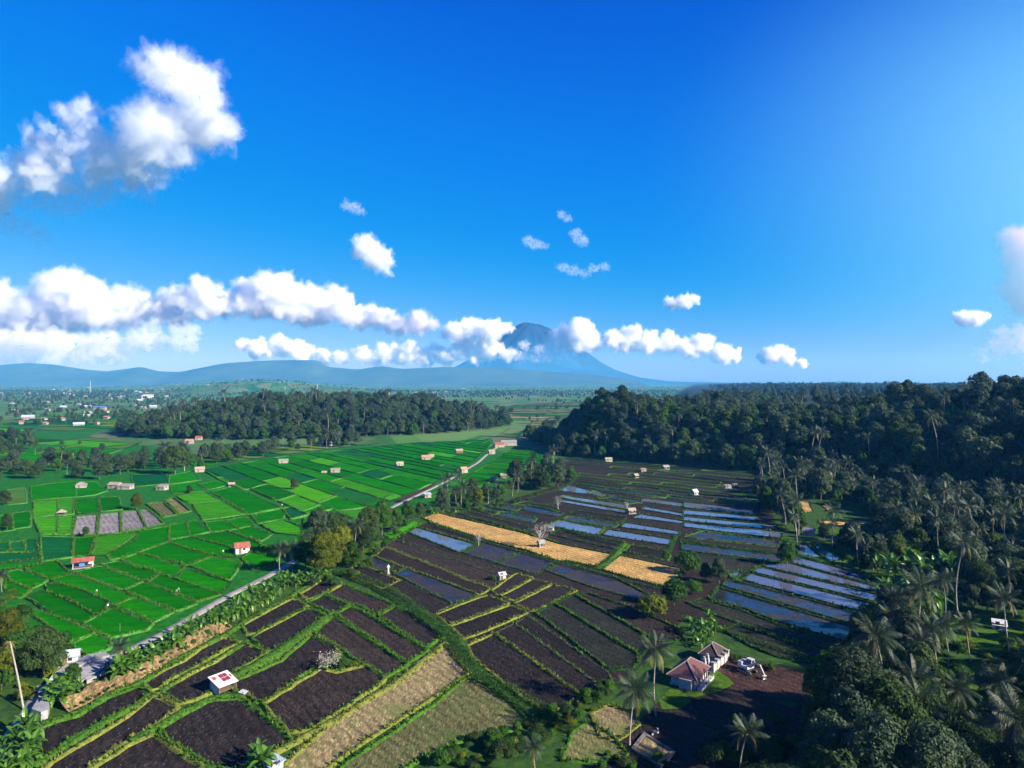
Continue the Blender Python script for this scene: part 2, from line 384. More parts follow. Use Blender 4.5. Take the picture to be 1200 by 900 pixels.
# ---------------------------------------------------------------- clouds (outside the haze)
M_cloud = bpy.data.materials.new('cloud_vapour')
def cloudmat(name, dens, R, erode, scale):
    m = bpy.data.materials.new(name); m.use_nodes = True; t = m.node_tree; t.nodes.clear()
    out = t.nodes.new('ShaderNodeOutputMaterial'); v = t.nodes.new('ShaderNodeVolumePrincipled')
    v.inputs['Color'].default_value = (.965, .98, 1, 1); v.inputs['Anisotropy'].default_value = 0
    if erode:
        n = noise_n(t, scale / R, 4, .62, t.nodes.new('ShaderNodeTexCoord').outputs['Object'])
        mr = N(t, 'ShaderNodeMapRange'); mr.inputs[1].default_value = erode; mr.inputs[2].default_value = erode + .14; mr.inputs[4].default_value = dens / R
        t.links.new(n, mr.inputs[0]); t.links.new(mr.outputs[0], v.inputs['Density'])
    else: v.inputs['Density'].default_value = dens / R
    t.links.new(v.outputs[0], out.inputs['Volume']); return m
def cloud_shell(puffs, D, f, disp, seed, vox, flat, split):
    rng = random.Random(seed); bm = bmesh.new(); k = D / F
    cx = sum(p[0] for p in puffs) / len(puffs); cy_ = sum(p[1] for p in puffs) / len(puffs)
    base = Vector(((cx - 600) * k, D, CH + (HY - cy_) * k)); Rm = sum(p[2] for p in puffs) / len(puffs) * k
    for (px, py, r) in puffs:
        r *= 1.15; subs = [(px, py, r * .8)]
        for _ in range(split):
            a = rng.uniform(0, 6.283); q = r * rng.uniform(.35, .85); subs.append((px + math.cos(a) * q, py + math.sin(a) * q * .8, r * rng.uniform(.26, .52)))
        for (x, y, rr) in subs:
            c = Vector(((x - 600) * k, D + rng.uniform(-.5, .5) * r * k, CH + (HY - y) * k)) - base
            mm = bmesh.ops.create_icosphere(bm, subdivisions=2, radius=rr * k * f)
            for v in mm['verts']: v.co.z *= flat
            bmesh.ops.translate(bm, verts=mm['verts'], vec=c)
    me = bpy.data.meshes.new('cloud'); bm.to_mesh(me); bm.free()
    o = link('cloud', me); md = o.modifiers.new('r', 'REMESH'); md.mode = 'VOXEL'; md.voxel_size = vox * k
    me2 = bpy.data.meshes.new_from_object(o.evaluated_get(bpy.context.evaluated_depsgraph_get())); bpy.data.objects.remove(o)
    n = len(me2.vertices); c = np.empty(n * 3, 'f'); me2.vertices.foreach_get('co', c); no = np.empty(n * 3, 'f'); me2.vertices.foreach_get('normal', no)
    c = c.reshape(-1, 3); no = no.reshape(-1, 3); off = Vector((seed * 7.3, 0, 0))
    dd = np.array([noise.fractal(Vector(p) / (Rm * .5) + off, .62, 2.2, 6) for p in c])
    c += no * (dd * Rm * disp)[:, None]
    me2.vertices.foreach_set('co', c.ravel()); me2.update(); me2.polygons.foreach_set('use_smooth', [True] * len(me2.polygons))
    return me2, base, Rm
def cloud(label, puffs, D, dens=2.6, disp=.30, seed=0, vox=1.3, erode=0, flat=.75, group=None, split=8):
    """a bank of vapour: a thin ragged veil round denser inner parts, so that its rim thins out"""
    me, base, Rm = cloud_shell(puffs, D, 1.22, disp * 1.25, seed, vox, flat, split)
    me.materials.append(cloudmat('cloud_veil', dens * (.30 if not erode else .8), Rm, erode or .36, 2.4))
    o = link('cloud', me, None, base); tag(o, label, 'cloud', group)
    if not erode:
        for nm, f, q in (('cloud_body', 1.0, .32), ('cloud_heart', .80, .7)):
            m2, b2, _ = cloud_shell(puffs, D, f, disp * 1.1, seed, vox, flat, split); m2.materials.append(cloudmat(nm + '_vapour', dens * q, Rm, 0, 2)); link(nm, m2, o)
    return o
cloud('largest white cloud, with two heads, high in the upper left sky', [(205, 92, 34), (232, 110, 34), (220, 140, 40), (190, 160, 38), (150, 180, 30), (90, 140, 22), (100, 160, 22), (60, 178, 28), (28, 195, 28), (5, 215, 26), (110, 195, 26), (160, 200, 24), (-30, 225, 30), (60, 205, 24)], 5200, 1.0, .38, seed=1)
cloud('thin grey veil hanging beneath the largest cloud', [(40, 232, 20), (80, 232, 20), (120, 225, 20), (165, 222, 16), (15, 262, 18), (190, 205, 14), (50, 275, 12)], 5600, .45, .5, seed=2, erode=.42)
cloud('broad white cloud bank along the left horizon', [(72, 335, 26), (95, 345, 24), (60, 355, 26), (120, 358, 28), (150, 352, 22), (25, 370, 26), (-10, 372, 30), (0, 340, 16), (185, 358, 20), (215, 350, 20), (240, 340, 18), (232, 362, 20), (90, 375, 24), (160, 372, 18), (250, 358, 14), (40, 362, 26), (130, 372, 24), (200, 368, 20), (60, 380, 22), (10, 385, 22)], 19000, 1.6, seed=3)
cloud('long white cloud tapering right, beside the broad left bank', [(290, 340, 18), (315, 335, 20), (340, 348, 24), (300, 358, 20), (375, 355, 24), (400, 364, 20), (430, 370, 18), (455, 378, 14), (488, 379, 17), (265, 358, 14), (345, 368, 16), (320, 360, 20), (360, 366, 18), (415, 374, 15), (470, 382, 12), (280, 350, 16)], 20000, 1.7, seed=4)
cloud('low grey haze cloud beneath the broad left bank', [(20, 402, 24), (70, 402, 24), (120, 403, 22), (170, 398, 18), (-20, 400, 26), (215, 395, 16), (40, 416, 16), (100, 418, 14), (140, 415, 12), (-10, 420, 16), (70, 420, 14)], 15000, .9, .4, seed=5, erode=.30, flat=.55)
cloud('low white cloud over the flat topped mountains', [(285, 405, 9), (305, 408, 13), (330, 408, 14), (355, 412, 13), (378, 416, 9), (325, 398, 8)], 13000, 2.4, seed=6, flat=.8)
cloud('long low cloud band lying on the volcano left flank', [(400, 418, 9), (425, 416, 12), (455, 416, 13), (480, 414, 13), (510, 413, 13), (540, 413, 13), (570, 414, 12), (595, 416, 10), (612, 419, 7), (495, 418, 12), (385, 422, 7), (440, 420, 11), (525, 418, 11), (555, 417, 11), (582, 408, 10), (468, 420, 10)], 13050, 1.9, seed=7, flat=.8, vox=1.0)
cloud('white puffy cloud left of the volcano summit', [(533, 388, 13), (552, 385, 15), (575, 387, 14), (592, 384, 8), (545, 396, 12), (570, 398, 11)], 12850, 2.4, seed=8, flat=.85, vox=1.0)
cloud('white cloud right of the volcano summit', [(680, 389, 16), (690, 398, 14), (664, 394, 13), (650, 395, 8), (676, 404, 11), (656, 403, 8)], 12850, 2.2, seed=9, flat=.95, vox=1.0)
cloud('thin cloud wisp clinging to the upper volcano slope', [(632, 410, 7), (640, 418, 8), (626, 420, 6), (655, 416, 7), (615, 404, 6)], 12900, .8, .5, seed=19, erode=.42, vox=.8)
cloud('long white cloud over the volcano right slope', [(720, 397, 12), (740, 394, 14), (760, 400, 13), (785, 402, 13), (805, 408, 12), (822, 404, 14), (845, 412, 12), (860, 416, 8), (735, 405, 10)], 12850, 2.6, seed=10, flat=.85, vox=1.0)
cloud('small white cloud above the right plateau, with a thin tail', [(902, 416, 11), (915, 412, 10), (922, 420, 9), (940, 425, 6), (898, 420, 8)], 21000, 2.4, seed=11, flat=.85, vox=.9)
cloud('round white cloud floating above the left cloud banks', [(430, 290, 15), (440, 300, 15), (448, 309, 11), (422, 292, 9)], 8000, 1.2, .45, seed=12, flat=.95)
cloud('faint small wisp high above the round cloud', [(405, 240, 6), (416, 244, 7), (424, 248, 5)], 7500, .28, .5, seed=13, erode=.40)
cloud('uppermost faint wisp of the centre sky', [(658, 252, 5), (665, 256, 5)], 7500, .28, .5, seed=14, erode=.40)
cloud('curled faint wisp right of centre', [(674, 274, 7), (681, 281, 7), (684, 286, 4)], 7500, .28, .5, seed=15, erode=.40)
cloud('faint oval wisp left of the curled wisp', [(619, 283, 7), (628, 287, 7), (638, 288, 4)], 7500, .28, .5, seed=16, erode=.40)
cloud('broad faint wisp with a bright lower edge', [(660, 313, 6), (672, 317, 7), (685, 321, 6), (695, 315, 6), (708, 313, 6)], 7500, .28, .5, seed=17, erode=.42)
cloud('small white cloud in the clear sky above the long volcano cloud', [(787, 356, 8), (800, 354, 10), (812, 351, 7)], 10000, 1.4, .45, seed=18, flat=.75)
cloud('small white cloud at right, above the plateau rim', [(1125, 373, 10), (1138, 373, 11), (1150, 372, 7)], 13500, 1.7, .4, seed=20, flat=.85)
cloud('tall white cloud cut by the right edge of the sky', [(1195, 280, 18), (1215, 300, 30), (1192, 300, 14), (1186, 340, 16), (1205, 345, 22), (1230, 330, 40), (1182, 275, 8)], 16000, 1.5, seed=21, flat=.95)
cloud('soft low cloud at the far right over the forest rim', [(1185, 398, 16), (1205, 395, 20), (1170, 408, 12), (1230, 400, 24), (1150, 415, 8)], 15000, .7, .45, seed=22, erode=.40)

# added glare volume whitening the upper right sky: density falls off from its middle
vm = bpy.data.materials.new('sky_glare_veil'); vm.use_nodes = True; t = vm.node_tree; t.nodes.clear()
tc = t.nodes.new('ShaderNodeTexCoord'); ln = t.nodes.new('ShaderNodeVectorMath'); ln.operation = 'LENGTH'; t.links.new(tc.outputs['Object'], ln.inputs[0])
mr = N(t, 'ShaderNodeMapRange'); mr.interpolation_type = 'SMOOTHSTEP'; mr.inputs[1].default_value = 1; mr.inputs[2].default_value = 0; mr.inputs[3].default_value = 0; mr.inputs[4].default_value = 3.9e-4
t.links.new(ln.outputs['Value'], mr.inputs[0]); pv = t.nodes.new('ShaderNodeVolumePrincipled'); pv.inputs['Color'].default_value = (.30, .84, 1, 1); pv.inputs['Absorption Color'].default_value = (1, 1, 1, 1); t.links.new(mr.outputs[0], pv.inputs['Density'])
t.links.new(pv.outputs[0], t.nodes.new('ShaderNodeOutputMaterial').inputs['Volume'])
mb = MB(); bmesh.ops.create_icosphere(mb.bm, subdivisions=4, radius=1)
kk = 14500 / F
ov = mb.build('cloud', vm, None, loc=((1320 - 600) * kk, 14500, CH + (447 - 215) * kk), scale=(600 * kk, 1500, 400 * kk))  # added glare volume, a cloud by name only
tag(ov, 'thin pale glare veil added to whiten the upper right sky', 'cloud')
# ---------------------------------------------------------------- paddies and bunds
R = random.Random(7)
TUFTS = []        # (x, y, z, size, kind) blades along the bunds
def area2(p): return sum(p[i][0] * p[(i + 1) % len(p)][1] - p[(i + 1) % len(p)][0] * p[i][1] for i in range(len(p)))
def ccw(p): return p if area2(p) > 0 else p[::-1]
def densify(p, step, closed=True):
    out = []
    n = len(p)
    for i in range(n if closed else n - 1):
        a, b = p[i], p[(i + 1) % n]; L = math.hypot(b[0] - a[0], b[1] - a[1]); m = max(1, int(L / step))
        for k in range(m): out.append((a[0] + (b[0] - a[0]) * k / m, a[1] + (b[1] - a[1]) * k / m))
    if not closed: out.append(p[-1])
    return out
def smoothp(p, it=1):
    for _ in range(it):
        q = []
        for i in range(len(p)):
            a, b = p[i], p[(i + 1) % len(p)]
            q += [(a[0] * .8 + b[0] * .2, a[1] * .8 + b[1] * .2), (a[0] * .2 + b[0] * .8, a[1] * .2 + b[1] * .8)]
        p = q
    return p
def normals(p, closed=True):
    n = len(p); out = []
    for i in range(n):
        a = p[(i - 1) % n] if closed or i > 0 else p[i]; b = p[(i + 1) % n] if closed or i < n - 1 else p[i]
        dx, dy = b[0] - a[0], b[1] - a[1]; L = math.hypot(dx, dy) + 1e-9
        out.append((dy / L, -dx / L))
    return out
def ribbon(name, line, prof, mat, closed=False, parent=None, jit=.12, z0=0, seed=0):
    """sweeps prof = [(offset, height)] along line; offsets to the right of the line"""
    rr = random.Random(seed); nn = normals(line, closed); V = []
    for (x, y), (nx_, ny_) in zip(line, nn):
        j = rr.uniform(-1, 1) * jit; hj = 1 + rr.uniform(-.35, .35)
        for o, h in prof:
            oo = o + (j if 0 < abs(h) else j * .4); V.append((x + nx_ * oo, y + ny_ * oo, z0 + (h * hj if h > 0 else h)))
    n, m = len(line), len(prof); ii = np.arange(n * m).reshape(n, m); jj = np.roll(ii, -1, 0)
    if not closed: ii, jj = ii[:-1], jj[:-1]
    Fq = np.stack([ii[:, :-1], jj[:, :-1], jj[:, 1:], ii[:, 1:]], -1).reshape(-1, 4)
    me = mesh_np(name, V, [Fq[:, ::-1]], [mat], True)
    return link(name, me, parent)
NF = [0]
CLODS = []
def in_poly(x, y, poly):
    c = False; n = len(poly)
    for i in range(n):
        (x0, y0), (x1, y1) = poly[i], poly[(i + 1) % n]
        if (y0 > y) != (y1 > y) and x < (x1 - x0) * (y - y0) / (y1 - y0) + x0: c = not c
    return c
def tufts_on(line, nn, off, hgt, dens, size, kind, width=.5):
    n = len(line)
    for i in range(n):
        a, b = line[i], line[(i + 1) % n]; L = math.hypot(b[0] - a[0], b[1] - a[1])
        if L > 12: continue
        c = L * dens; c = int(c) + (R.random() < c - int(c))
        for _ in range(c):
            u = R.random(); o = off + R.uniform(-width, width)
            TUFTS.append((a[0] + (b[0] - a[0]) * u + nn[i][0] * o, a[1] + (b[1] - a[1]) * u + nn[i][1] * o, hgt, size * R.uniform(.6, 1.4), kind))
def field(poly, mat, z=.06, bund=(.9, .4), bmat=None, label=None, px=True, tuft=1.0, tk=0, jit=None, cat_name='paddy_field'):
    """a paddy: a flat sheet with its own soil or crop, and the grass bund round it as a part"""
    if px: poly = gpl(poly)
    poly = ccw(poly); NF[0] += 1; z += R.uniform(0, .03)
    cx = sum(p[0] for p in poly) / len(poly); cyy = sum(p[1] for p in poly) / len(poly)
    dist = math.hypot(cx, cyy); step = 2.2 if dist < 220 else (4 if dist < 350 else 8)
    j = jit if jit is not None else (.16 if dist < 350 else .25)
    p = densify(poly, step)
    p = [(x + R.uniform(-j, j), y + R.uniform(-j, j)) for x, y in p]
    rel = [(x - cx, y - cyy) for x, y in p]
    bm = bmesh.new(); top = [bm.verts.new((x, y, z)) for x, y in rel]; bm.faces.new(top)
    if z > .15:
        lo = [bm.verts.new((x, y, 0)) for x, y in rel]; n = len(top)
        for i in range(n): bm.faces.new((lo[i], lo[(i + 1) % n], top[(i + 1) % n], top[i]))
    bmesh.ops.triangulate(bm, faces=[f for f in bm.faces if len(f.verts) > 4])
    me = bpy.data.meshes.new(cat_name); bm.to_mesh(me); bm.free(); me.materials.append(mat)
    o = tag(link(cat_name, me, None, (cx, cyy, 0)), label, None, None, 'structure')
    if mat in M_soil and dist < 290 and px and bund:
        xs = [q[0] for q in p]; ys = [q[1] for q in p]
        for _ in range(int((max(xs) - min(xs)) * (max(ys) - min(ys)) * .45)):
            x, y = R.uniform(min(xs), max(xs)), R.uniform(min(ys), max(ys))
            if in_poly(x, y, p): CLODS.append((x, y, z, R.uniform(.08, .24)))
    if bund:
        w, h = bund
        bo = ribbon('grass_bund', rel, [(-.12, .02), (.18 * w, h * .8), (.55 * w, h), (.9 * w, h * .7), (1.25 * w, -.12)], bmat or M_bund, True, o, .10 * w, seed=NF[0])
        if dist < 420 and tuft:
            dens = tuft * (2.6 if dist < 200 else 1.3 if dist < 300 else .6)
            tufts_on(p, normals(p), .55 * w, h * .7, dens,   .55 if dist < 250 else .7, tk, .4 * w)
    return o
def clip(poly, n, d):
    out = []
    for i in range(len(poly)):
        a, b = poly[i], poly[(i + 1) % len(poly)]
        da = n[0] * a[0] + n[1] * a[1] - d; db = n[0] * b[0] + n[1] * b[1] - d
        if da <= 0: out.append(a)
        if (da < 0 < db) or (db < 0 < da):
            u = da / (da - db); out.append((a[0] + (b[0] - a[0]) * u, a[1] + (b[1] - a[1]) * u))
    return out
def inset(poly, g):
    poly = ccw(poly); out = poly
    for i in range(len(poly)):
        a, b = poly[i], poly[(i + 1) % len(poly)]; L = math.hypot(b[0] - a[0], b[1] - a[1])
        if L < .5: continue
        n = ((b[1] - a[1]) / L, -(b[0] - a[0]) / L)
        out = clip(out, n, n[0] * a[0] + n[1] * a[1] - g)
        if len(out) < 3: return []
    return out
def strips(poly, d, w, l, gap, rng, cross=None):
    """cuts poly into parallel strips along d of widths w=(min,max), each cut into lengths l, with room for the bunds"""
    L = math.hypot(*d); d = (d[0] / L, d[1] / L); n = (-d[1], d[0]); cdir = cross or n
    cn = (cdir[1], -cdir[0]); q = cn[0] * d[0] + cn[1] * d[1]; cn = (cn[0] / q, cn[1] / q)
    ts = [n[0] * p[0] + n[1] * p[1] for p in poly]; out = []; t = min(ts) - rng.uniform(0, w[0])
    while t < max(ts):
        t2 = t + rng.uniform(*w)
        s = clip(clip(poly, n, t2), (-n[0], -n[1]), -t)
        if len(s) >= 3:
            us = [cn[0] * p[0] + cn[1] * p[1] for p in s]; u = min(us) - rng.uniform(0, l[0] * .5)
            while u < max(us):
                u2 = u + rng.uniform(*l)
                c = clip(clip(s, cn, u2), (-cn[0], -cn[1]), -u)
                if len(c) >= 3 and abs(area2(c)) > 60:
                    c = inset(c, gap)
                    if len(c) >= 3 and abs(area2(c)) > 50: out.append(c)
                u = u2
        t = t2
    return out

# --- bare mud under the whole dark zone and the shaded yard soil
field([(440,655),(478,622),(500,612),(540,600),(600,585),(650,570),(662,536),(700,537),(840,548),(905,556),(912,580),(905,600),(918,640),(925,655),(1000,663),(1030,690),(1025,712),(1000,745),(965,775),(905,768),(850,740),(805,720),(775,758),(742,790),(700,812),(640,834),(600,808),(560,775),(545,745),(500,712),(450,692),(400,672)], M_soil[1], .02, None, cat_name='muddy_ground')
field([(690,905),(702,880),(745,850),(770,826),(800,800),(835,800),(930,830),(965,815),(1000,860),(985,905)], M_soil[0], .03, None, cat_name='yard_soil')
# --- near dark paddies, lower left (traced one by one)
dark_near = [
 ([(33,886),(47,856),(67,848),(93,841),(124,821),(160,807),(172,814),(156,827),(124,842),(93,860),(73,871),(51,891),(42,896)],0),
 ([(40,917),(62,896),(89,880),(124,859),(151,842),(172,824),(180,818),(203,831),(179,852),(150,866),(115,890),(80,920)],0),
 ([(169,802),(192,788),(217,776),(236,762),(261,749),(277,753),(248,769),(223,784),(192,800),(183,809),(179,810)],0),
 ([(192,810),(223,793),(252,778),(286,756),(309,767),(274,787),(268,792),(246,800),(244,813),(230,820),(212,824),(208,821)],0),
 ([(189,856),(214,840),(239,826),(250,823),(279,821),(292,831),(337,867),(337,871),(319,881),(300,891),(275,903),(248,899),(223,882),(197,867)],0),
 ([(108,905),(150,878),(177,864),(183,867),(206,884),(230,900),(246,915),(100,925)],0),
 ([(285,734),(310,720),(342,703),(358,711),(340,722),(322,731),(300,743),(293,744)],0),
 ([(297,748),(325,731),(360,714),(379,723),(364,736),(340,750),(318,763),(312,763)],0),
 ([(353,697),(377,681),(396,683),(398,686),(379,696),(361,703)],1),
 ([(362,707),(377,699),(407,710),(389,719)],0),
 ([(383,697),(399,686),(460,710),(442,720),(424,711),(404,706)],1),
 ([(445,723),(462,713),(480,720),(517,747),(500,758)],0),
 ([(396,720),(409,712),(424,719),(497,763),(478,776)],1),
 ([(367,739),(389,724),(474,780),(453,793),(424,776),(393,756)],1),
 ([(274,800),(300,790),(331,776),(364,747),(390,758),(394,768),(373,780),(340,800),(306,824),(290,813),(279,812)],0),
 ([(310,827),(376,786),(395,790),(427,782),(447,796),(447,799),(422,816),(360,856),(340,858)],1)]
for p, k in dark_near: field(p, M_soil[k], .06, (1.0, .45), [M_bund, M_bundy][R.random() < .45], tk=R.choice((0, 0, 1)))
# --- dry stubble plots at the bottom
field([(330,903),(385,855),(440,817),(500,776),(520,759),(530,770),(546,789),(500,821),(450,853),(400,885),(372,907)], M_dry, .05, (1.0, .3), M_bundy, tk=1)
field([(389,912),(410,895),(460,862),(510,828),(548,795),(570,805),(600,828),(616,846),(600,857),(570,857),(540,868),(500,885),(468,905)], M_drygreen, .05, (.8, .35), M_bund)
field([(672,860),(690,848),(712,862),(735,884),(728,890),(700,893),(660,893)], M_drygreen, .05, (.6, .3), M_bund)
field([(694,838),(712,828),(745,838),(748,850),(724,868),(705,866)], M_dry, .05, (.6, .25), M_bundy, tk=1)
# --- middle dark paddies
mid = [
 ([(549,758),(578,744),(681,818),(653,830),(638,833),(613,817),(587,797),(557,773)],0,'y'),([(580,743),(602,732),(702,805),(683,817)],0,'m'),([(605,731),(618,723),(712,790),(715,797),(705,804)],0,'m'),
 ([(630,719),(649,709),(748,770),(742,783),(717,786),(712,782)],2,'d'),([(652,708),(672,698),(760,748),(752,768)],2,'d'),([(675,697),(690,697),(735,712),(795,738),(800,750),(770,752),(762,747)],0,'d'),
 ([(512,721),(563,701),(572,699),(595,708),(527,733)],0,'y'),([(529,735),(597,711),(617,719),(545,749)],0,'y'),([(577,693),(605,673),(623,678),(586,698)],0,'y'),
 ([(588,699),(625,680),(645,685),(603,704)],0,'y'),([(604,708),(648,686),(674,693),(624,717)],0,'y'),
 ([(490,618),(501,613),(557,631),(561,637),(557,638)],0,'d'),([(463,633),(466,632),(603,673),(589,678),(586,674)],1,'m'),([(452,640),(459,634),(581,674),(578,689),(574,689)],1,'m'),
 ([(440,652),(451,642),(573,691),(562,697)],1,'y'),([(405,672),(422,662),(466,681),(448,690)],0,'y'),([(451,691),(470,681),(530,708),(508,720)],0,'m')]
BM = {'y': M_bundy, 'm': M_bundm, 'd': M_bundd, 'g': M_bund}
for p, k, b in mid: field(p, M_soil[k], .06, (.8 if b != 'm' else .45, .35 if b != 'm' else .2), BM[b], tuft=1 if b != 'm' else .3, tk=1 if b == 'y' else 0)
for p, m in [([(479,624),(488,619),(557,638),(539,648)],M_water),([(543,648),(570,637),(612,648),(580,659)],M_wetsoil),([(582,660),(614,648),(652,658),(628,673),(619,671)],M_wetsoil),
 ([(463,673),(477,667),(559,698),(532,708)],M_wetsoil),([(425,660),(438,653),(460,663),(455,672)],M_wetsoil),
 ([(640,669),(657,660),(720,678),(762,700),(748,703),(690,687)],M_wetsoil),([(660,659),(664,657),(704,668),(778,690),(792,700),(768,701),(722,677)],M_soil[0])]:
    field(p, m, .05, (.7, .3), M_bundd, tk=0)
# --- straw coloured strip
for p in [[(495,607),(512,601),(522,604),(565,614),(612,625),(655,638),(716,650),(700,664),(655,658),(617,645),(577,635),(545,625),(508,613)], [(727,652),(798,667),(795,676),(778,687),(755,682),(706,668)]]:
    field(p, M_gold, .06, (.8, .4), M_bundd)
# --- strips above the straw, wet ones and bare ones
upper = [([(539,602),(548,600),(619,619),(614,624)],'s'),([(646,627),(653,622),(731,637),(722,644)],'s'),([(731,647),(740,639),(778,646),(784,651),(782,657)],'s'),
 ([(642,616),(655,610),(707,620),(700,627)],'w'),([(707,627),(713,621),(789,633),(787,640)],'w'),([(581,604),(588,600),(628,608),(625,612)],'h'),([(557,597),(583,601),(579,604)],'s'),
 ([(660,609),(667,605),(724,615),(720,618)],'h'),([(727,618),(733,613),(796,623),(796,627)],'w'),([(568,592),(577,588),(610,596),(605,599)],'h'),([(612,598),(618,593),(660,602),(655,606)],'h'),
 ([(669,603),(673,599),(733,607),(729,611)],'s'),([(742,607),(751,603),(800,611),(800,614)],'w'),([(655,588),(658,586),(733,598),(733,602)],'w'),([(751,597),(756,594),(800,602),(800,605)],'w'),
 ([(655,583),(660,581),(735,592),(733,596)],'w'),([(753,588),(753,584),(800,590),(800,594)],'w'),([(654,575),(667,569),(693,575),(687,579)],'w'),([(689,579),(695,575),(709,580),(707,582)],'w'),
 ([(802,589),(881,597),(885,604),(802,595)],'w'),([(802,598),(887,606),(905,612),(802,603)],'w'),([(802,606),(908,616),(908,621),(802,610)],'w'),([(802,613),(916,624),(916,631),(802,618)],'w'),
 ([(823,623),(913,635),(913,641),(802,630)],'h'),([(800,637),(913,651),(921,658),(898,657),(800,645)],'h'),
 ([(800,648),(895,660),(880,668),(852,672),(812,662)],'2'),
 ([(930,652),(1002,671),(1020,684),(930,660)],'W'),([(900,661),(927,661),(1028,689),(1030,694),(895,664)],'W'),([(887,667),(895,666),(1030,698),(1025,705),(884,671)],'W'),
 ([(872,680),(881,673),(1021,708),(1015,718)],'W'),([(848,687),(852,681),(869,684),(1014,722),(1002,732)],'v'),([(833,703),(843,690),(999,736),(991,751),(910,728),(872,713)],'v'),
 ([(806,707),(829,705),(872,718),(910,733),(985,754),(968,759),(916,748),(858,728)],'2'),([(846,738),(866,734),(916,752),(965,766),(947,777),(916,771),(884,759)],'2'),
 ([(855,673),(869,670),(861,680)],'W'),([(936,638),(942,637),(965,655),(936,650)],'W'),([(953,638),(962,641),(991,658),(973,658)],'W'),
 ([(600,592),(616,588),(650,594),(655,600),(620,592)],'s'),([(618,585),(640,578),(652,582),(652,590),(625,588)],'s'),([(560,598),(566,594),(604,601),(598,602)],'h'),
 ([(715,584),(745,590),(735,591),(700,585)],'s'),([(712,580),(752,587),(752,590),(716,584)],'h')]
FM = {'s': M_soil[0], 'h': M_wetsoil2, 'w': M_water, 'W': M_water2, '2': M_soil[2], 'v': M_wetsoil2}
for p, k in upper: field(p, FM[k], .04 if k in 'wWhv' else .06, (.8, .35), [M_bundd, M_bund, M_bundd][R.randrange(3)], tuft=.8)
# --- far dark strips under the knoll
zone = gpl([(662,537),(690,538),(760,545),(840,549),(905,556),(908,572),(888,592),(800,586),(752,583),(712,578),(690,572),(655,566),(648,556),(655,545)])
for c in strips(zone, (.72, -.69), (7, 13), (45, 110), .9, random.Random(4), (.35, .94)):
    field(c, R.choice([M_soil[0], M_soil[0], M_soil[1], M_soil[2], M_wetsoil2]), .05, (1.0, .5), R.choice([M_bund, M_bundd, M_bundm]), px=False, tuft=.6)

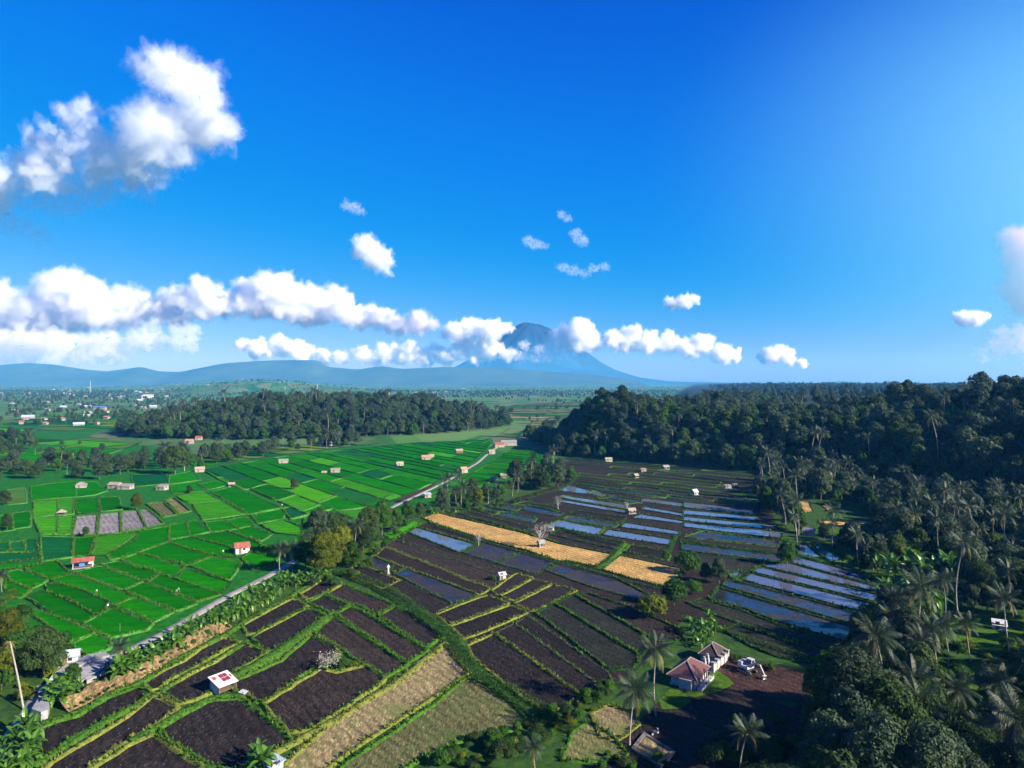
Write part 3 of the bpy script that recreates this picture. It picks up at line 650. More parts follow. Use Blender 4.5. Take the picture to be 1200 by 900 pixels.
# --- green rice, traced
field([(-70,500),(100,490),(175,520),(235,545),(330,533),(480,515),(575,510),(582,528),(640,545),(600,570),(520,590),(470,606),(400,652),(300,690),(200,735),(130,775),(62,762),(-30,720),(-90,640)], M_verge, .02, None, cat_name='grass_verge')
green = [([(38,587),(36,571),(70,566),(88,565),(88,583)],0),([(90,583),(90,566),(110,565),(124,576),(110,581)],0),([(40,589),(66,588),(67,604),(40,607)],1),([(69,587),(84,586),(85,603),(69,605)],1),
 ([(41,609),(66,608),(66,627),(49,627)],1),([(69,608),(85,606),(80,627),(69,627)],1),([(89,587),(113,585),(114,601),(90,603)],0),([(117,584),(137,583),(142,598),(119,600)],0),
 ([(48,630),(84,631),(84,654),(51,658)],2),([(88,632),(110,630),(109,645),(104,652),(87,652)],0),([(112,630),(162,625),(156,636),(124,651),(107,653)],1),([(166,623),(198,618),(196,636),(160,649),(133,657),(125,653)],0),
 ([(12,637),(27,635),(28,648),(12,647)],2),([(30,634),(41,634),(43,647),(30,649)],2),([(-10,637),(9,637),(9,648),(-10,648)],2),([(-10,651),(44,650),(46,655),(0,661),(-10,661)],2),([(-10,664),(47,659),(48,662),(0,669),(-10,670)],0),
 ([(29,667),(64,659),(80,673),(58,681),(44,674)],0),([(9,672),(21,669),(54,681),(36,691),(13,682)],0),([(7,683),(33,693),(22,702),(7,693)],0),([(60,681),(84,674),(155,701),(134,711),(124,702),(93,691)],0),
 ([(53,687),(78,687),(124,707),(118,722),(107,720),(84,704),(56,693)],0),([(33,702),(47,695),(58,697),(82,709),(113,724),(96,732),(67,723)],0),([(24,711),(64,725),(96,738),(109,744),(73,756),(69,742),(44,724)],0),
 ([(98,733),(131,715),(176,733),(170,740),(131,748),(116,742)],0),([(87,756),(109,746),(127,753),(125,762),(105,768),(90,764)],0),([(136,711),(158,702),(200,719),(180,730),(169,724)],0),
 ([(89,672),(116,665),(164,684),(144,692)],0),([(147,693),(168,684),(228,709),(208,717)],0),([(118,663),(138,659),(185,674),(172,683)],0),([(174,684),(188,675),(255,698),(232,706)],0),
 ([(142,657),(162,650),(215,667),(203,678)],0),([(205,679),(218,669),(268,684),(258,697)],0),([(159,649),(194,637),(246,653),(221,663)],0),([(223,664),(248,654),(281,660),(275,671),(268,681)],0),
 ([(197,636),(223,631),(268,643),(276,654),(256,653),(223,644)],0),([(226,630),(266,624),(303,638),(314,651),(292,648)],0),([(270,623),(294,618),(317,627),(306,635)],0),([(200,616),(217,614),(220,629),(198,633)],0),
 ([(220,613),(228,611),(246,624),(224,629)],0),([(241,613),(263,611),(277,621),(248,624)],0),([(266,611),(286,607),(297,616),(279,620)],0),([(226,591),(259,588),(286,603),(239,610)],1),([(206,582),(239,578),(257,587),(223,590)],1),
 ([(248,577),(274,571),(328,596),(292,603)],0),([(294,604),(330,598),(334,602),(330,609),(303,614)],0),([(306,616),(330,610),(352,619),(352,628),(323,625)],1),([(234,568),(254,564),(268,569),(246,574)],0),
 ([(199,569),(228,566),(239,576),(203,579)],0),([(199,558),(223,553),(234,563),(199,568)],0),([(154,557),(194,556),(197,567),(157,571)],2),([(0,606),(12,604),(14,622),(0,624)],0),([(14,603),(34,600),(34,618),(16,621)],0),
 ([(8,575),(28,572),(30,590),(10,592)],3),([(284,655),(308,640),(330,650),(318,662),(296,668)],0)]
for p, k in green: field(p, M_rice[k], .30, (.8, .55), R.choice([M_bundg, M_bundg, M_bund, M_bundd]), tuft=1)
for p in [[(90,606),(113,604),(111,626),(85,628)],[(118,603),(139,601),(140,625),(115,627)],[(143,600),(159,599),(170,619),(153,622),(143,624)],[(163,599),(171,597),(190,614),(173,619)]]:
    field(p, M_grey, .06, (.9, .5), M_bund, tuft=1.2)
for p in [[(172,591),(190,589),(206,604),(192,607)],[(194,587),(203,584),(222,600),(210,603)]]: field(p, M_drygreen, .06, (.8, .6), M_bund, tuft=1.5)
# --- long green strips left and right of the farm road
zone = gpl([(236,551),(330,536),(400,528),(480,520),(571,515),(576,521),(556,540),(524,559),(490,575),(470,584),(430,596),(372,602),(340,610),(330,597),(290,578),(262,566)])
for c in strips(zone, (.58, -.81), (9, 19), (30, 95), .7, random.Random(11), (.2, .98)):
    field(c, R.choice([M_rice[0]] * 6 + [M_rice[1], M_rice[2]]), .30, (.9, .75), R.choice([M_bundg, M_bundd, M_bundd]), px=False, tuft=.5)
zone = gpl([(340,612),(372,604),(430,598),(455,594),(440,604),(395,612),(372,640),(352,640),(354,622)])
for c in strips(zone, (.58, -.81), (10, 16), (30, 60), .7, random.Random(12), (.2, .98)):
    field(c, M_rice[1 if R.random() < .4 else 0], .30, (.9, .6), M_bund, px=False)
zone = gpl([(604,523),(622,527),(645,540),(640,546),(600,556),(560,572),(520,582),(500,583),(532,567),(562,550),(588,534)])
for c in strips(zone, (.75, -.66), (9, 17), (60, 120), .8, random.Random(13), (.2, .98)):
    field(c, R.choice([M_rice[0], M_rice[0], M_rice[0], M_rice[2]]), .30, (.9, .7), R.choice([M_bund, M_bundd]), px=False, tuft=.5)
field([(452,628),(470,620),(485,611),(493,614),(478,622),(460,634)], M_rice[1], .2, (.6, .4), M_bund)
field([(395,700),(330,700),(380,672),(420,650)][0:0] or [(430,640),(450,632),(456,636),(425,652),(410,658)], M_lawn, .1, None)
# --- far green fields of the left plain
zone = gpl([(-40,500),(60,486),(170,480),(175,512),(165,520),(130,532),(60,545),(-40,560)])
for c in strips(zone, (.9, -.43), (22, 55), (60, 160), 1.2, random.Random(14), (.3, .95)):
    if R.random() < .8: field(c, R.choice([M_rice[0], M_rice[0], M_rice[1], M_rice[2], M_rice[3]]), .30, (1.2, .9), R.choice([M_bund, M_bundd]), px=False, tuft=0)
zone = gpl([(200,541),(250,531),(330,522),(420,518),(480,514),(478,517),(400,525),(330,534),(235,548)])
for c in strips(zone, (.9, -.43), (14, 30), (50, 120), 1.0, random.Random(15), (.3, .95)):
    field(c, R.choice([M_rice[0], M_rice[2], M_rice[3]]), .30, (1.2, .8), M_bundd, px=False, tuft=0)
zone = gpl([(520,505),(600,475),(700,470),(680,492),(625,500),(602,516),(560,514)])
for c in strips(zone, (.95, -.3), (26, 60), (80, 220), 1.5, random.Random(16), (.2, .98)):
    if R.random() < .85: field(c, R.choice([M_rice[2], M_drygreen, M_rice[3], M_dry]), .30, (1.5, 1.0), M_bundd, px=False, tuft=0)
# --- clearings on the right
for p in [[(928,588),(947,588),(953,600),(933,603)],[(963,592),(985,593),(970,598)],[(960,610),(1000,613),(997,617),(960,613)],[(1000,610),(1023,612),(1013,615)]]: field(p, M_gold, .06, (.5, .3), M_bundd)
for p in [[(983,628),(1022,632),(1017,636),(985,634)],[(960,618),(1000,622),(1010,626),(965,624)],[(1108,732),(1150,718),(1205,722),(1210,762),(1150,768),(1105,758)],[(1096,800),(1150,778),(1215,772),(1220,830),(1150,842),(1100,830)]]: field(p, M_lawn, .07, None, cat_name='lawn')
# --- bare red brown building plot and yard lawns
field([(838,780),(848,764),(880,772),(945,790),(962,800),(940,824),(900,822),(858,808),(833,798)], M_brown, .05, None, cat_name='bare_plot')
field([(800,815),(822,800),(838,785),(850,793),(862,802),(840,812),(815,818)], M_lawn, .08, None, cat_name='lawn')
field([(772,822),(786,806),(800,812),(812,822),(798,832),(776,832)], M_lawn, .08, None, cat_name='lawn')

# --- hedges and big bunds
def bund_line(pts, w, h, mat, label=None, tk=0, dens=3, size=.4):
    L = densify(gpl(pts), 2.0, False)
    o = ribbon('grass_bank', L, [(-w, -.1), (-w * .6, h * .7), (0, h), (w * .6, h * .7), (w, -.1)], mat, False, None, .2, seed=len(pts))
    nn = normals(L, False)
    for i in range(len(L) - 1):
        for _ in range(int(dens * 2 * w)):
            u = R.random(); off = R.uniform(-w, w)
            TUFTS.append((L[i][0] * (1 - u) + L[i + 1][0] * u + nn[i][0] * off, L[i][1] * (1 - u) + L[i + 1][1] * u + nn[i][1] * off, h * (1 - abs(off) / w * .8), size * R.uniform(.6, 1.4), tk))
    return tag(o, label, None, None, 'structure')
bund_line([(150,872),(178,858),(212,838),(240,823),(262,818),(290,816)], 1.3, .6, M_bund, 'grassy bund below the panel roofed hut')
bund_line([(268,797),(300,782),(330,763),(345,752),(366,738),(380,726)], 2.0, .8, M_bund, 'widest grassy bund among the dark paddies')
bund_line([(275,906),(330,880),(372,857),(430,822),(470,797),(505,768),(522,754)], 1.1, .5, M_bundy, 'yellow grass bund between dark mud and dry stubble', tk=1)
bund_line([(37,902),(60,884),(92,866),(125,846),(160,828),(182,815),(225,788),(265,768),(290,752)], .9, .45, M_bund, 'long green bund across the lower left paddies')
bund_line([(45,852),(66,844),(95,836),(125,817),(165,801),(190,785),(236,759),(262,746),(285,730),(342,699),(375,678)], 1.2, .6, M_bund, 'grassy bund at the foot of the earth bank')
bund_line([(700,668),(715,658),(722,650),(732,638)], 1.6, .6, M_bund, 'green bund between two straw coloured plots')
bund_line([(812,658),(850,672),(868,682)], 1.0, .5, M_bund)
bund_line([(780,655),(786,640),(792,628)], 1.2, .5, M_bundd)
bund_line([(935,650),(960,658),(1000,664),(1022,680)], 1.3, .6, M_bund, 'green bund at the right end of the flooded paddies')
bund_line([(795,634),(850,642),(915,650)], 1.2, .7, M_bundd)
# the leafy bank of the road strip: tan earth bank and green verge under the bananas
L = densify(gpl([(73,834),(100,822),(130,808),(170,790),(205,770),(240,748),(268,735)]), 2, False)
tag(ribbon('earth_bank', L, [(1.6, .1), (.9, .5), (0, 1.1), (-.9, 1.7), (-1.8, 1.75)], M_tanbank, False, None, .25, seed=3), 'bare tan earth bank below the banana plants', None, None, 'structure')
_nn = normals(L, False)
for i in range(len(L) - 1):
    for _ in range(5):
        o_ = R.choice([R.uniform(-1.6, -.7), R.uniform(.6, 1.6), R.uniform(-1.4, 1.4)]); u_0 = R.random()
        TUFTS.append((L[i][0] * (1 - u_0) + L[i + 1][0] * u_0 + _nn[i][0] * o_, L[i][1] * (1 - u_0) + L[i + 1][1] * u_0 + _nn[i][1] * o_, 1.0 - .55 * o_, R.uniform(.4, .9), R.randrange(2)))
# ---------------------------------------------------------------- roads
def road(pts, w, label, mat=None, z=.03):
    L = smoothp(gpl(pts))[:-2] if False else gpl(pts)
    L = densify(L, 4, False)
    for _ in range(3): L = [L[0]] + [((a[0] + 2 * b[0] + c[0]) / 4, (a[1] + 2 * b[1] + c[1]) / 4) for a, b, c in zip(L, L[1:], L[2:])] + [L[-1]]
    return tag(ribbon('road', L, [(-w / 2 - .15, -.05), (-w / 2, z + .06), (0, z + .08), (w / 2, z + .06), (w / 2 + .15, -.05)], mat or M_road, False, None, .08, seed=5), label, None, None, 'structure')
road([(590,519),(578,527),(570,533),(560,542),(545,551),(525,563),(505,573),(488,581),(470,589),(450,600),(425,617)], 2.4, 'pale concrete farm road crossing the green paddies')
road([(350,655),(310,678),(275,694),(240,714),(205,735),(165,757),(131,770)], 2.7, 'narrow grey concrete lane beside the banana plants')
road([(52,803),(35,835),(15,865),(-8,890),(-25,905)], 3.0, 'grey lane at the lower left corner')
field([(452,583),(480,572),(500,566),(512,566),(500,575),(468,590)], M_brown, .05, None, cat_name='bare_plot')
road([(444,589),(470,578),(500,569)], 1.6, None)
# ---------------------------------------------------------------- plants: prototypes
def unit(v): return v / (np.linalg.norm(v, axis=-1, keepdims=True) + 1e-9)
def leaf_quads(P, Nn, s, g, aspect=.6):
    """one small leaf face per point, its normal near Nn"""
    n = len(P); Nn = unit(Nn + g.normal(0, .45, (n, 3)))
    a = unit(np.cross(Nn, g.normal(0, 1, (n, 3)))); b = np.cross(Nn, a)
    s = (s * g.uniform(.6, 1.4, (n, 1))).astype(float)
    V = np.stack([P - a * s, P - b * s * aspect, P + a * s, P + b * s * aspect], 1).reshape(-1, 3)
    return V, np.arange(n * 4).reshape(n, 4)
def crown(g, lobes, n, s, inner=.3):
    w = np.array([l[3] * l[3] for l in lobes]); w = w / w.sum()
    k = g.choice(len(lobes), n, p=w); L = np.array(lobes)
    d = unit(g.normal(0, 1, (n, 3))); d[:, 2] = np.where((d[:, 2] < -.35), -d[:, 2] * .6, d[:, 2]); d = unit(d)
    r = L[k, 3:4] * (1 - inner * g.random((n, 1)) ** 2) * (1 + .22 * np.sin(d[:, :1] * 5 + k[:, None]) * np.cos(d[:, 1:2] * 6 + k[:, None] * 2))
    P = L[k, :3] + d * r * np.array([1, 1, .85])
    keep = np.ones(n, bool)
    for j, l in enumerate(lobes):           # drop most leaves buried in other lobes
        q = np.linalg.norm((P - np.array(l[:3])) / np.array([1, 1, .85]), axis=1) < l[3] * .62
        keep &= ~(q & (k != j))
    P, d = P[keep], d[keep]
    return leaf_quads(P, d + np.array([0, 0, .25]), s, g)
def trunk_mesh(name, h, r, limbs, mat, g, bend=.0, n=6):
    """tapered trunk with limbs reaching into the crown: limbs = list of (z0, target, radius)"""
    V = []; Fq = []
    def tube(pts, rads):
        base = len(V) ; m = len(pts)
        for i, (p, rr) in enumerate(zip(pts, rads)):
            t = Vector(pts[min(i + 1, m - 1)]) - Vector(pts[max(i - 1, 0)]); q = t.to_track_quat('Z', 'Y')
            for j in range(n):
                a = 2 * math.pi * j / n; V.append(tuple(Vector(p) + q @ Vector((math.cos(a) * rr, math.sin(a) * rr, 0))))
        for i in range(m - 1):
            for j in range(n): Fq.append((base + i * n + j, base + i * n + (j + 1) % n, base + (i + 1) * n + (j + 1) % n, base + (i + 1) * n + j))
    pts = [(bend * h * (t ** 2), .03 * h * math.sin(t * 4), h * t) for t in np.linspace(-.03, 1, 9)]
    tube(pts, [r * (1.5 if i == 0 else 1) * (1 - .45 * i / 8) for i in range(9)])
    for z0, tgt, lr in limbs:
        a = Vector((bend * h * (z0 / h) ** 2, 0, z0)); b = Vector(tgt); mid_ = (a * .45 + b * .55) + Vector((0, 0, -.12 * (b - a).length))
        tube([tuple(a), tuple(mid_), tuple(b)], [lr, lr * .75, lr * .3])
    return mesh_np(name, V, [Fq], [mat], True)
class Plant: pass
def broadleaf(seed, h, rad, n, s, lmat, nl=9, tr=.25, spread=.62, tmat=None):
    g = np.random.default_rng(seed); p = Plant(); lobes = []
    for i in range(nl):
        a = i * 2.4 + g.uniform(-.4, .4); q = rad * spread * math.sqrt((i + .3) / nl); z = h * (1 - .40 * (i / nl)) - rad * (.42 + .40 * g.random() * (i / nl))
        lobes.append((math.cos(a) * q, math.sin(a) * q, z, rad * g.uniform(.34, .52)))
    for i in range(5):
        a = i * 1.257 + g.uniform(-.4, .4); lobes.append((math.cos(a) * rad * .48, math.sin(a) * rad * .48, h * g.uniform(.27, .38), rad * g.uniform(.34, .46)))
    Vv, Fq = crown(g, lobes, int(n * 1.25), s)
    p.parts = [('trunk', trunk_mesh('trunk', h * .62, max(.12, h * .02), [(h * tr * g.uniform(.7, 1.2), l[:3], h * .011) for l in lobes], tmat or M_bark, g)),
               ('crown', mesh_np('crown', Vv, [Fq], [lmat]))]
    return p
def frond_mesh(g, L, droop, mat, n=24, wid=.36, name='frond'):
    """a palm frond along +X from the origin: arching rib with hanging leaflets on both sides"""
    V = []; Fq = []
    def pos(t): return np.array([L * t * (1 - .25 * droop * t), 0, L * (.16 * t - droop * t * t)])
    rw = .035
    for i in range(7):
        t = i / 6; c = pos(t); w = rw * (1 - .7 * t); V += [c + [0, -w, 0], c + [0, w, 0], c + [0, 0, -w * 1.6]]
    for i in range(6):
        a = i * 3; b = a + 3
        for j in range(3): Fq.append((a + j, a + (j + 1) % 3, b + (j + 1) % 3, b + j))
    for i in range(n):
        t = .14 + .86 * (i + .5) / n; c = pos(t); tn = pos(min(1, t + .05)) - pos(t - .05); tn /= np.linalg.norm(tn)
        ll = L * wid * (math.sin(math.pi * min(1, t * .82 + .15)) * .8 + .2) * g.uniform(.8, 1.15)
        for sd in (-1, 1):
            sg = .42 + .4 * g.random(); dirv = tn * .55 + np.array([0, sd * .85, -sg]); dirv /= np.linalg.norm(dirv)
            bw = tn * (L / n * .50)
            m_ = c + dirv * ll * .55 + np.array([0, 0, .05 * ll]); e = c + dirv * ll + np.array([0, 0, -.18 * ll]); k = len(V)
            V += [c - bw * .5, c + bw * .5, m_ + bw * .5, m_ - bw * .5, e]
            Fq.append((k, k + 1, k + 2, k + 3)); Fq.append((k + 3, k + 2, k + 4, k + 4))
    q = [f for f in Fq if f[2] != f[3]]; t3 = [f[:3] for f in Fq if f[2] == f[3]]
    return mesh_np(name, V, [q, t3], [mat])
def palm_proto(seed, h, L, nf, split, bend=.06, fmat=None, oldmat=None):
    """coconut palm; split=True keeps every frond a part of its own"""
    g = np.random.default_rng(seed); p = Plant(); fmat = fmat or M_frond
    fr = [frond_mesh(g, L, dr, fmat) for dr in (.28, .55, .8)] + [frond_mesh(g, L * .9, 1.0, oldmat or M_frondy)]
    p.parts = [('trunk', trunk_mesh('trunk', h, .17, [], M_trunk, g, bend, 7))]
    top = np.array([bend * h, .03 * h * math.sin(4), h]); items = []
    for i in range(nf):
        u = i / nf; a = i * 2.399 + g.uniform(-.2, .2); el = 1.15 - 1.55 * u + g.uniform(-.12, .12)
        k = 0 if u < .35 else 1 if u < .7 else 2
        if u > .88: k = 3
        items.append((k, (0, -el, a)))
    p.fronds = [(fr[k], tuple(top), r) for k, r in items]
    V = []; F4 = []; F3 = []; base = 0; mi4 = []; mi3 = []
    for k, r in items:
        me = fr[k]; n = len(me.vertices); c = np.empty(n * 3, 'f'); me.vertices.foreach_get('co', c); c = c.reshape(-1, 3)
        M = np.array((Matrix.Rotation(r[2], 3, 'Z') @ Matrix.Rotation(r[1], 3, 'Y')))
        V.append(c @ M.T + top)
        for pl in me.polygons:
            f = [base + v for v in pl.vertices]
            (F4 if len(f) == 4 else F3).append(f); (mi4 if len(f) == 4 else mi3).append(1 if k == 3 else 0)
        base += n
    p.crown = ('crown', mesh_np('crown', np.concatenate(V), [F4, F3], [fmat, oldmat or M_frondy], midx=mi4 + mi3))
    p.split = split
    # coconuts / boot at the crown base
    gg = MB()
    for i in range(7):
        a = i * .9; bmesh.ops.create_icosphere(gg.bm, subdivisions=1, radius=.17, matrix=Matrix.Translation(Vector(top) + Vector((math.cos(a) * .3, math.sin(a) * .3, -.3 - .1 * (i % 2)))))
    o = gg.build('coconuts', M_bundy); p.nuts = o.data; bpy.data.objects.remove(o)
    return p
def banana_leaf(g, L, droop, mat):
    V = []; Fq = []; n = 7
    for i in range(n):
        t = i / (n - 1); w = L * .17 * math.sin(math.pi * min(1, t * .9 + .08)) ** .6 * (1 if t < .97 else .3)
        c = np.array([L * t * (1 - .2 * droop * t), 0, L * (.55 * t - droop * t * t)])
        V += [c + [0, -w, .35 * w], c, c + [0, w, .35 * w]]
    for i in range(n - 1):
        a = i * 3; Fq += [(a, a + 1, a + 4, a + 3), (a + 1, a + 2, a + 5, a + 4)]
    return mesh_np('leaf', V, [Fq], [mat])
def banana_proto(seed, h, L, nl, mat=None):
    g = np.random.default_rng(seed); p = Plant(); mat = mat or M_banana
    lv = [banana_leaf(g, L, d, mat) for d in (.35, .75, 1.15)]
    p.parts = [('stem', trunk_mesh('stem', h, .16, [], M_bundy, g, .03, 6))]
    p.leaves = []
    for i in range(nl):
        u = i / nl; p.leaves.append((lv[0 if u < .3 else 1 if u < .7 else 2], (.03 * h, 0, h * (1 - .12 * u)), (0, -.75 + .9 * u + g.uniform(-.15, .15), i * 2.4 + g.uniform(-.3, .3))))
    # joined version for the far ones
    V = []; Fq = []; base = 0
    for me, loc, r in p.leaves:
        n = len(me.vertices); c = np.empty(n * 3, 'f'); me.vertices.foreach_get('co', c); c = c.reshape(-1, 3)
        M = np.array((Matrix.Rotation(r[2], 3, 'Z') @ Matrix.Rotation(r[1], 3, 'Y'))); V.append(c @ M.T + np.array(loc))
        Fq += [[base + v for v in pl.vertices] for pl in me.polygons]; base += n
    p.crown = ('leaves', mesh_np('leaves', np.concatenate(V), [Fq], [mat]))
    return p
def bush_proto(seed, h, rad, n, s, mat):
    g = np.random.default_rng(seed); p = Plant()
    lobes = [(math.cos(i * 2.4) * rad * .5 * math.sqrt(i / 6), math.sin(i * 2.4) * rad * .5 * math.sqrt(i / 6), h * (.62 - .3 * (i / 6) * g.random()), rad * g.uniform(.4, .6)) for i in range(7)]
    Vv, Fq = crown(g, lobes, n, s, .5)
    p.parts = [('stem', trunk_mesh('stem', h * .5, .05, [(h * .15, l[:3], .03) for l in lobes[:5]], M_bark, g, 0, 5)), ('foliage', mesh_np('foliage', Vv, [Fq], [mat]))]
    return p
def bare_proto(seed, h, rad, mat, leaf):
    g = np.random.default_rng(seed); p = Plant(); limbs = []; tips = []
    for i in range(16):
        a = i * 2.4; z0 = h * (.25 + .5 * i / 16); q = rad * g.uniform(.5, 1); tgt = (math.cos(a) * q, math.sin(a) * q, min(h, z0 + h * g.uniform(.2, .4))); limbs.append((z0, tgt, h * .008)); tips.append(tgt)
    P = np.concatenate([np.array(t) + g.normal(0, rad * .22, (46, 3)) for t in tips])
    Vv, Fq = leaf_quads(P, g.normal(0, 1, P.shape), .17, g)
    p.parts = [('trunk', trunk_mesh('trunk', h * .9, h * .018, limbs, mat, g)), ('twigs', mesh_np('twigs', Vv, [Fq], [leaf]))]
    return p

BL = [broadleaf(1, 11, 4.6, 4600, .30, M_leaf), broadleaf(2, 13, 4.4, 4600, .30, M_leafb), broadleaf(3, 9.5, 4.2, 4200, .28, M_leaf, 7), broadleaf(4, 15, 5.2, 5200, .32, M_leafb, 11),
      broadleaf(5, 10, 4.0, 4200, .28, M_leafg, 8), broadleaf(6, 12, 5.6, 5000, .32, M_leaf, 10, spread=.7), broadleaf(7, 9, 3.6, 3800, .26, M_leafy, 7)]
BLN = [broadleaf(1, 11, 4.6, 12000, .19, M_leaf), broadleaf(2, 13, 4.4, 12000, .19, M_leafb), broadleaf(8, 14, 5.0, 13000, .20, M_leaf, 11), broadleaf(4, 15, 5.2, 13000, .20, M_leafb, 11), broadleaf(5, 10, 4.0, 11000, .17, M_leafg, 8), broadleaf(6, 12, 5.6, 13000, .20, M_leaf, 10, spread=.7), broadleaf(7, 9, 3.6, 9000, .16, M_leafy, 7)]
PALM_N = [palm_proto(21, 12, 4.8, 24, True, .10), palm_proto(22, 10, 4.5, 22, True, -.13), palm_proto(23, 14, 4.7, 22, True, .09)]
PALM_F = [palm_proto(24, 13, 3.9, 17, False, .11), palm_proto(25, 15, 3.8, 16, False, -.12), palm_proto(26, 11, 3.9, 16, False, .05)]
BAN = [banana_proto(31, 2.2, 2.6, 9), banana_proto(32, 1.7, 2.3, 8), banana_proto(33, 2.7, 2.7, 9)]
BUSH = [bush_proto(41, 2.0, 1.5, 2400, .12, M_leafg), bush_proto(42, 2.6, 1.7, 2600, .13, M_leaf), bush_proto(43, 1.4, 1.3, 2000, .11, M_leafy), bush_proto(44, 3.2, 1.5, 2600, .13, M_leafg)]
BARE = bare_proto(51, 9, 2.6, M_palebark, M_greyleaf)
WSHRUB = bare_proto(52, 3.6, 2.2, M_palebark, M_greyleaf)

def groundz(x, y): return float(terrain(np.array([x]), np.array([y]))[0])
def put(name, proto, x, y, s=1, rz=None, label=None, cat=None, group=None, far=False, z=None, tilt=0):
    rz = R.uniform(0, 6.28) if rz is None else rz
    o = link(name, None, None, (x, y, (groundz(x, y) if z is None else z) - .05), (tilt, 0, rz), (s, s, s * R.uniform(.92, 1.08)))
    o.empty_display_size = .5; tag(o, label, cat, group)
    for n, me in proto.parts:
        q = link(n, me, o)
        if n == 'twigs': q['kind'] = 'stuff'
    if hasattr(proto, 'fronds'):
        if proto.split and not far:
            for me, l, r in proto.fronds: link('frond', me, o, l, r)
            link('coconuts', proto.nuts, o)
        else: link(proto.crown[0], proto.crown[1], o)
    elif hasattr(proto, 'leaves'):
        if not far:
            for me, l, r in proto.leaves: link('leaf', me, o, l, r)
        else: link(proto.crown[0], proto.crown[1], o)
    return o
def putpx(name, proto, px, py, label, cat, h=None, group=None, z=0, **k):
    """stand a plant at the foot point seen at (px, py); h = its height in metres"""
    x, y = gp(px, py, z)
    s = 1 if h is None else h / proto.h
    return put(name, proto, x, y, s, label=label, cat=cat, group=group, **k)
for ps in (BL, BLN, PALM_N, PALM_F, BAN, BUSH, [BARE, WSHRUB]):
    for p in ps:
        hh = 0
        for n, me in p.parts + ([p.crown] if hasattr(p, 'crown') else []):
            hh = max(hh, max(v.co.z for v in me.vertices))
        p.h = hh
def seen(px, y1, y2): return (y2 - y1) * 1.0
def hpx(py, dy): return dy * CH / (py - HY)          # height in metres of something dy pixels tall whose foot is at row py

